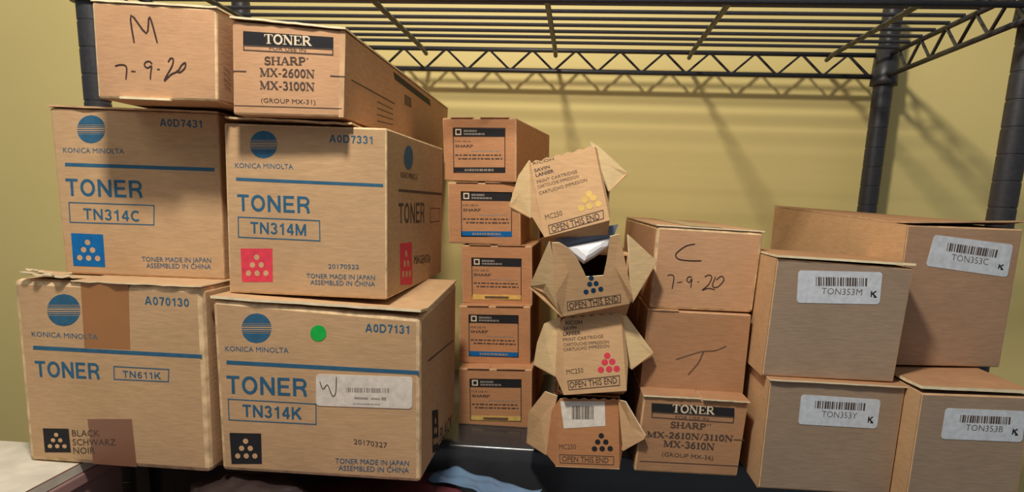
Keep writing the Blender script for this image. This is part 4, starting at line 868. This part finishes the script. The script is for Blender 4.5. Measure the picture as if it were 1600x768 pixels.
# white plastic bag end showing in the notch
PLA, t, b = new_mat('white_film', .25, .5); b.inputs['Base Color'].default_value = srgb(226, 228, 232); BLUEF = noise_mat('blue_grey_print', srgb(112, 124, 144), .1, 60, .3, .5)
P = [V(p) for p in BAG_OUTLINE]; bm = bmesh.new(); cen = sum(P, Vector()) / len(P)
def pillow(bm, pts, t, mat):
    c = sum(pts, Vector()) / len(pts); n = Vector((0, -1, .25)).normalized(); k = len(pts)
    R = [[bm.verts.new(c.lerp(p, s) + n * t * h) for p in pts] for s, h in ((1, -1), (1.0, 0), (.85, .55), (.5, .9))]; tip = bm.verts.new(c + n * t)
    fs = [bm.faces.new(R[0][::-1])] + [bm.faces.new((R[-1][i], R[-1][(i + 1) % k], tip)) for i in range(k)]
    for A, B in zip(R, R[1:]): fs += [bm.faces.new((A[i], A[(i + 1) % k], B[(i + 1) % k], B[i])) for i in range(k)]
    for f_ in fs: f_.material_index = mat
a_, b_ = P[0].lerp(P[7], .55), P[3].lerp(P[4], .6)
pillow(bm, [a_, P[7], P[6], P[5], P[4], b_], .006, 0); pillow(bm, [P[0], a_, b_, P[3], P[2], P[1]], .004, 1)
bmesh.ops.recalc_face_normals(bm, faces=bm.faces[:])
tag(link('plastic_bag', bm, [PLA, BLUEF], origin=cen), 'white and blue-grey plastic bag poking out of the ripped carton notch', 'plastic bag')

# ------------------------------------------------------------------ things at the bottom edge
bm = bmesh.new(); box(bm, (-868, -440, -432), (-545, -306, -418.2), .001); tag(link('cardboard_pad', bm, K_BROWN, origin=V((-700, -370, -432))), 'flat brown cardboard pad under the two largest blue-printed cartons', 'cardboard')
desk = thing('side_cabinet', V((-990, -640, -1332)), 'mauve brown side cabinet at the lower left, beside the shelf', 'cabinet')
MAUVE = noise_mat('mauve_laminate', srgb(168, 132, 126), .06, 12, .5, .4)
bm = bmesh.new(); box(bm, (-1160, -860, -1332), (-833, -428, -440), .002); link('cabinet_body', bm, MAUVE, desk)
bm = bmesh.new(); box(bm, (-1164, -864, -440), (-830, -424, -428), .002); link('cabinet_top', bm, MAUVE, desk)
bm = bmesh.new(); box(bm, (-1150, -855, -428), (-831, -446, -418.3), .0008, edge_mat=1)
tag(link('white_board', bm, [noise_mat('off_white_board', srgb(214, 206, 188), .12, 45, .7, .3), noise_mat('board_edge', srgb(112, 72, 62), .2, 60)], origin=V((-990, -650, -428))), 'off-white board with brown edges under the lower left carton corner', 'board')
# maroon trunk in front of the shelf
tr = thing('storage_trunk', V((-600, -550, -1332)), 'dark maroon trunk below the cartons at the bottom edge', 'trunk')
MAR = noise_mat('maroon_vinyl', srgb(98, 48, 54), .2, 30, .45, .5)
def rotbox(bm, o, ax, ay, w, d, z0, z1, bev):
    o = Vector((o[0], o[1], 0)); ax = Vector((ax[0], ax[1], 0)).normalized(); ay = Vector((ay[0], ay[1], 0)).normalized(); pts = []
    for z in (z0, z1):
        pass
    f = lambda a, b, z: V(o + ax * a + ay * b + Vector((0, 0, z)))
    hexa(bm, [f(0, d, z0), f(w, d, z0), f(w, d, z1), f(0, d, z1), f(0, 0, z0), f(w, 0, z0), f(w, 0, z1), f(0, 0, z1)], bev); bmesh.ops.recalc_face_normals(bm, faces=bm.faces[:])
ax, ay = (-255, -120), (120, -255)
bm = bmesh.new(); rotbox(bm, (-526, -356), ax, ay, 292, 300, -1332, -478, .003); link('trunk_body', bm, MAR, tr)
bm = bmesh.new(); rotbox(bm, (-522, -352), ax, ay, 300, 308, -478, -456, .004); link('trunk_lid', bm, MAR, tr)
# clear film sheet draped over the trunk corner
FILM, t, b = new_mat('blue_grey_film', .22, .5); b.inputs['Base Color'].default_value = srgb(112, 142, 176); b.inputs['Alpha'].default_value = .9
bm = bmesh.new(); nx, ny = 26, 14; rows = []
for i in range(nx + 1):
    row = []
    for j in range(ny + 1):
        u, v = i / nx, j / ny; A_ = Vector((81, -41, 0)).normalized(); B_ = Vector((-70, -100, 0)).normalized()
        p = Vector((-516, -361, 0)) + A_ * (106 * u - 6 * math.sin(3 * v) * (1 - u)) + B_ * (34 * v + 3 * math.sin(11 * u))
        row.append(bm.verts.new(V((p.x, p.y, -452.4 + 1.8 * math.sin(8 * u + 5 * v) * math.sin(6 * v + 1) + 1.2 * math.sin(19 * u - 9 * v) + 4 * math.exp(-v * 9) * math.sin(6 * u + 1) ** 2))))
    rows.append(row)
for A, B in zip(rows, rows[1:]):
    for j in range(ny): bm.faces.new((A[j], B[j], B[j + 1], A[j + 1]))
ge = bmesh.ops.extrude_face_region(bm, geom=bm.faces[:]); bmesh.ops.translate(bm, verts=[e for e in ge['geom'] if isinstance(e, bmesh.types.BMVert)], vec=(0, 0, .0008)); bmesh.ops.recalc_face_normals(bm, faces=bm.faces[:])
tag(link('plastic_film', bm, FILM, origin=V((-480, -440, -455)), smooth=True), 'crumpled blue-grey plastic film on the trunk, right of the green-dot carton', 'plastic film')
# crumpled dark plastic bag
bm = bmesh.new(); bmesh.ops.create_icosphere(bm, subdivisions=4, radius=1); rnd = random.Random(4)
for v in bm.verts:
    d = v.co.copy(); s = 1 + .10 * math.sin(7 * d.x + 3 * d.z) * math.sin(6 * d.y + 1) + .06 * math.sin(15 * d.x - 9 * d.y + 4 * d.z) + .03 * math.sin(31 * d.z + 17 * d.x)
    z = max(d.z * s * 20, -9); v.co = V((-682 + d.x * s * 52, -478 + d.y * s * 40, -442 + z))
DBAG, t, b = new_mat('dark_plastic_bag', .38, .4); b.inputs['Base Color'].default_value = srgb(58, 46, 44)
lo = min(v.co.z for v in bm.verts); bmesh.ops.translate(bm, verts=bm.verts[:], vec=(0, 0, DZ - .4560 - lo))
tag(link('dark_plastic_bag', bm, DBAG, origin=V((-682, -478, -456)), smooth=True), 'crumpled dark plastic bag on the trunk under the two bottom left cartons', 'plastic bag')
for o in list(bpy.data.objects):
    if '_o' in o: del o['_o']
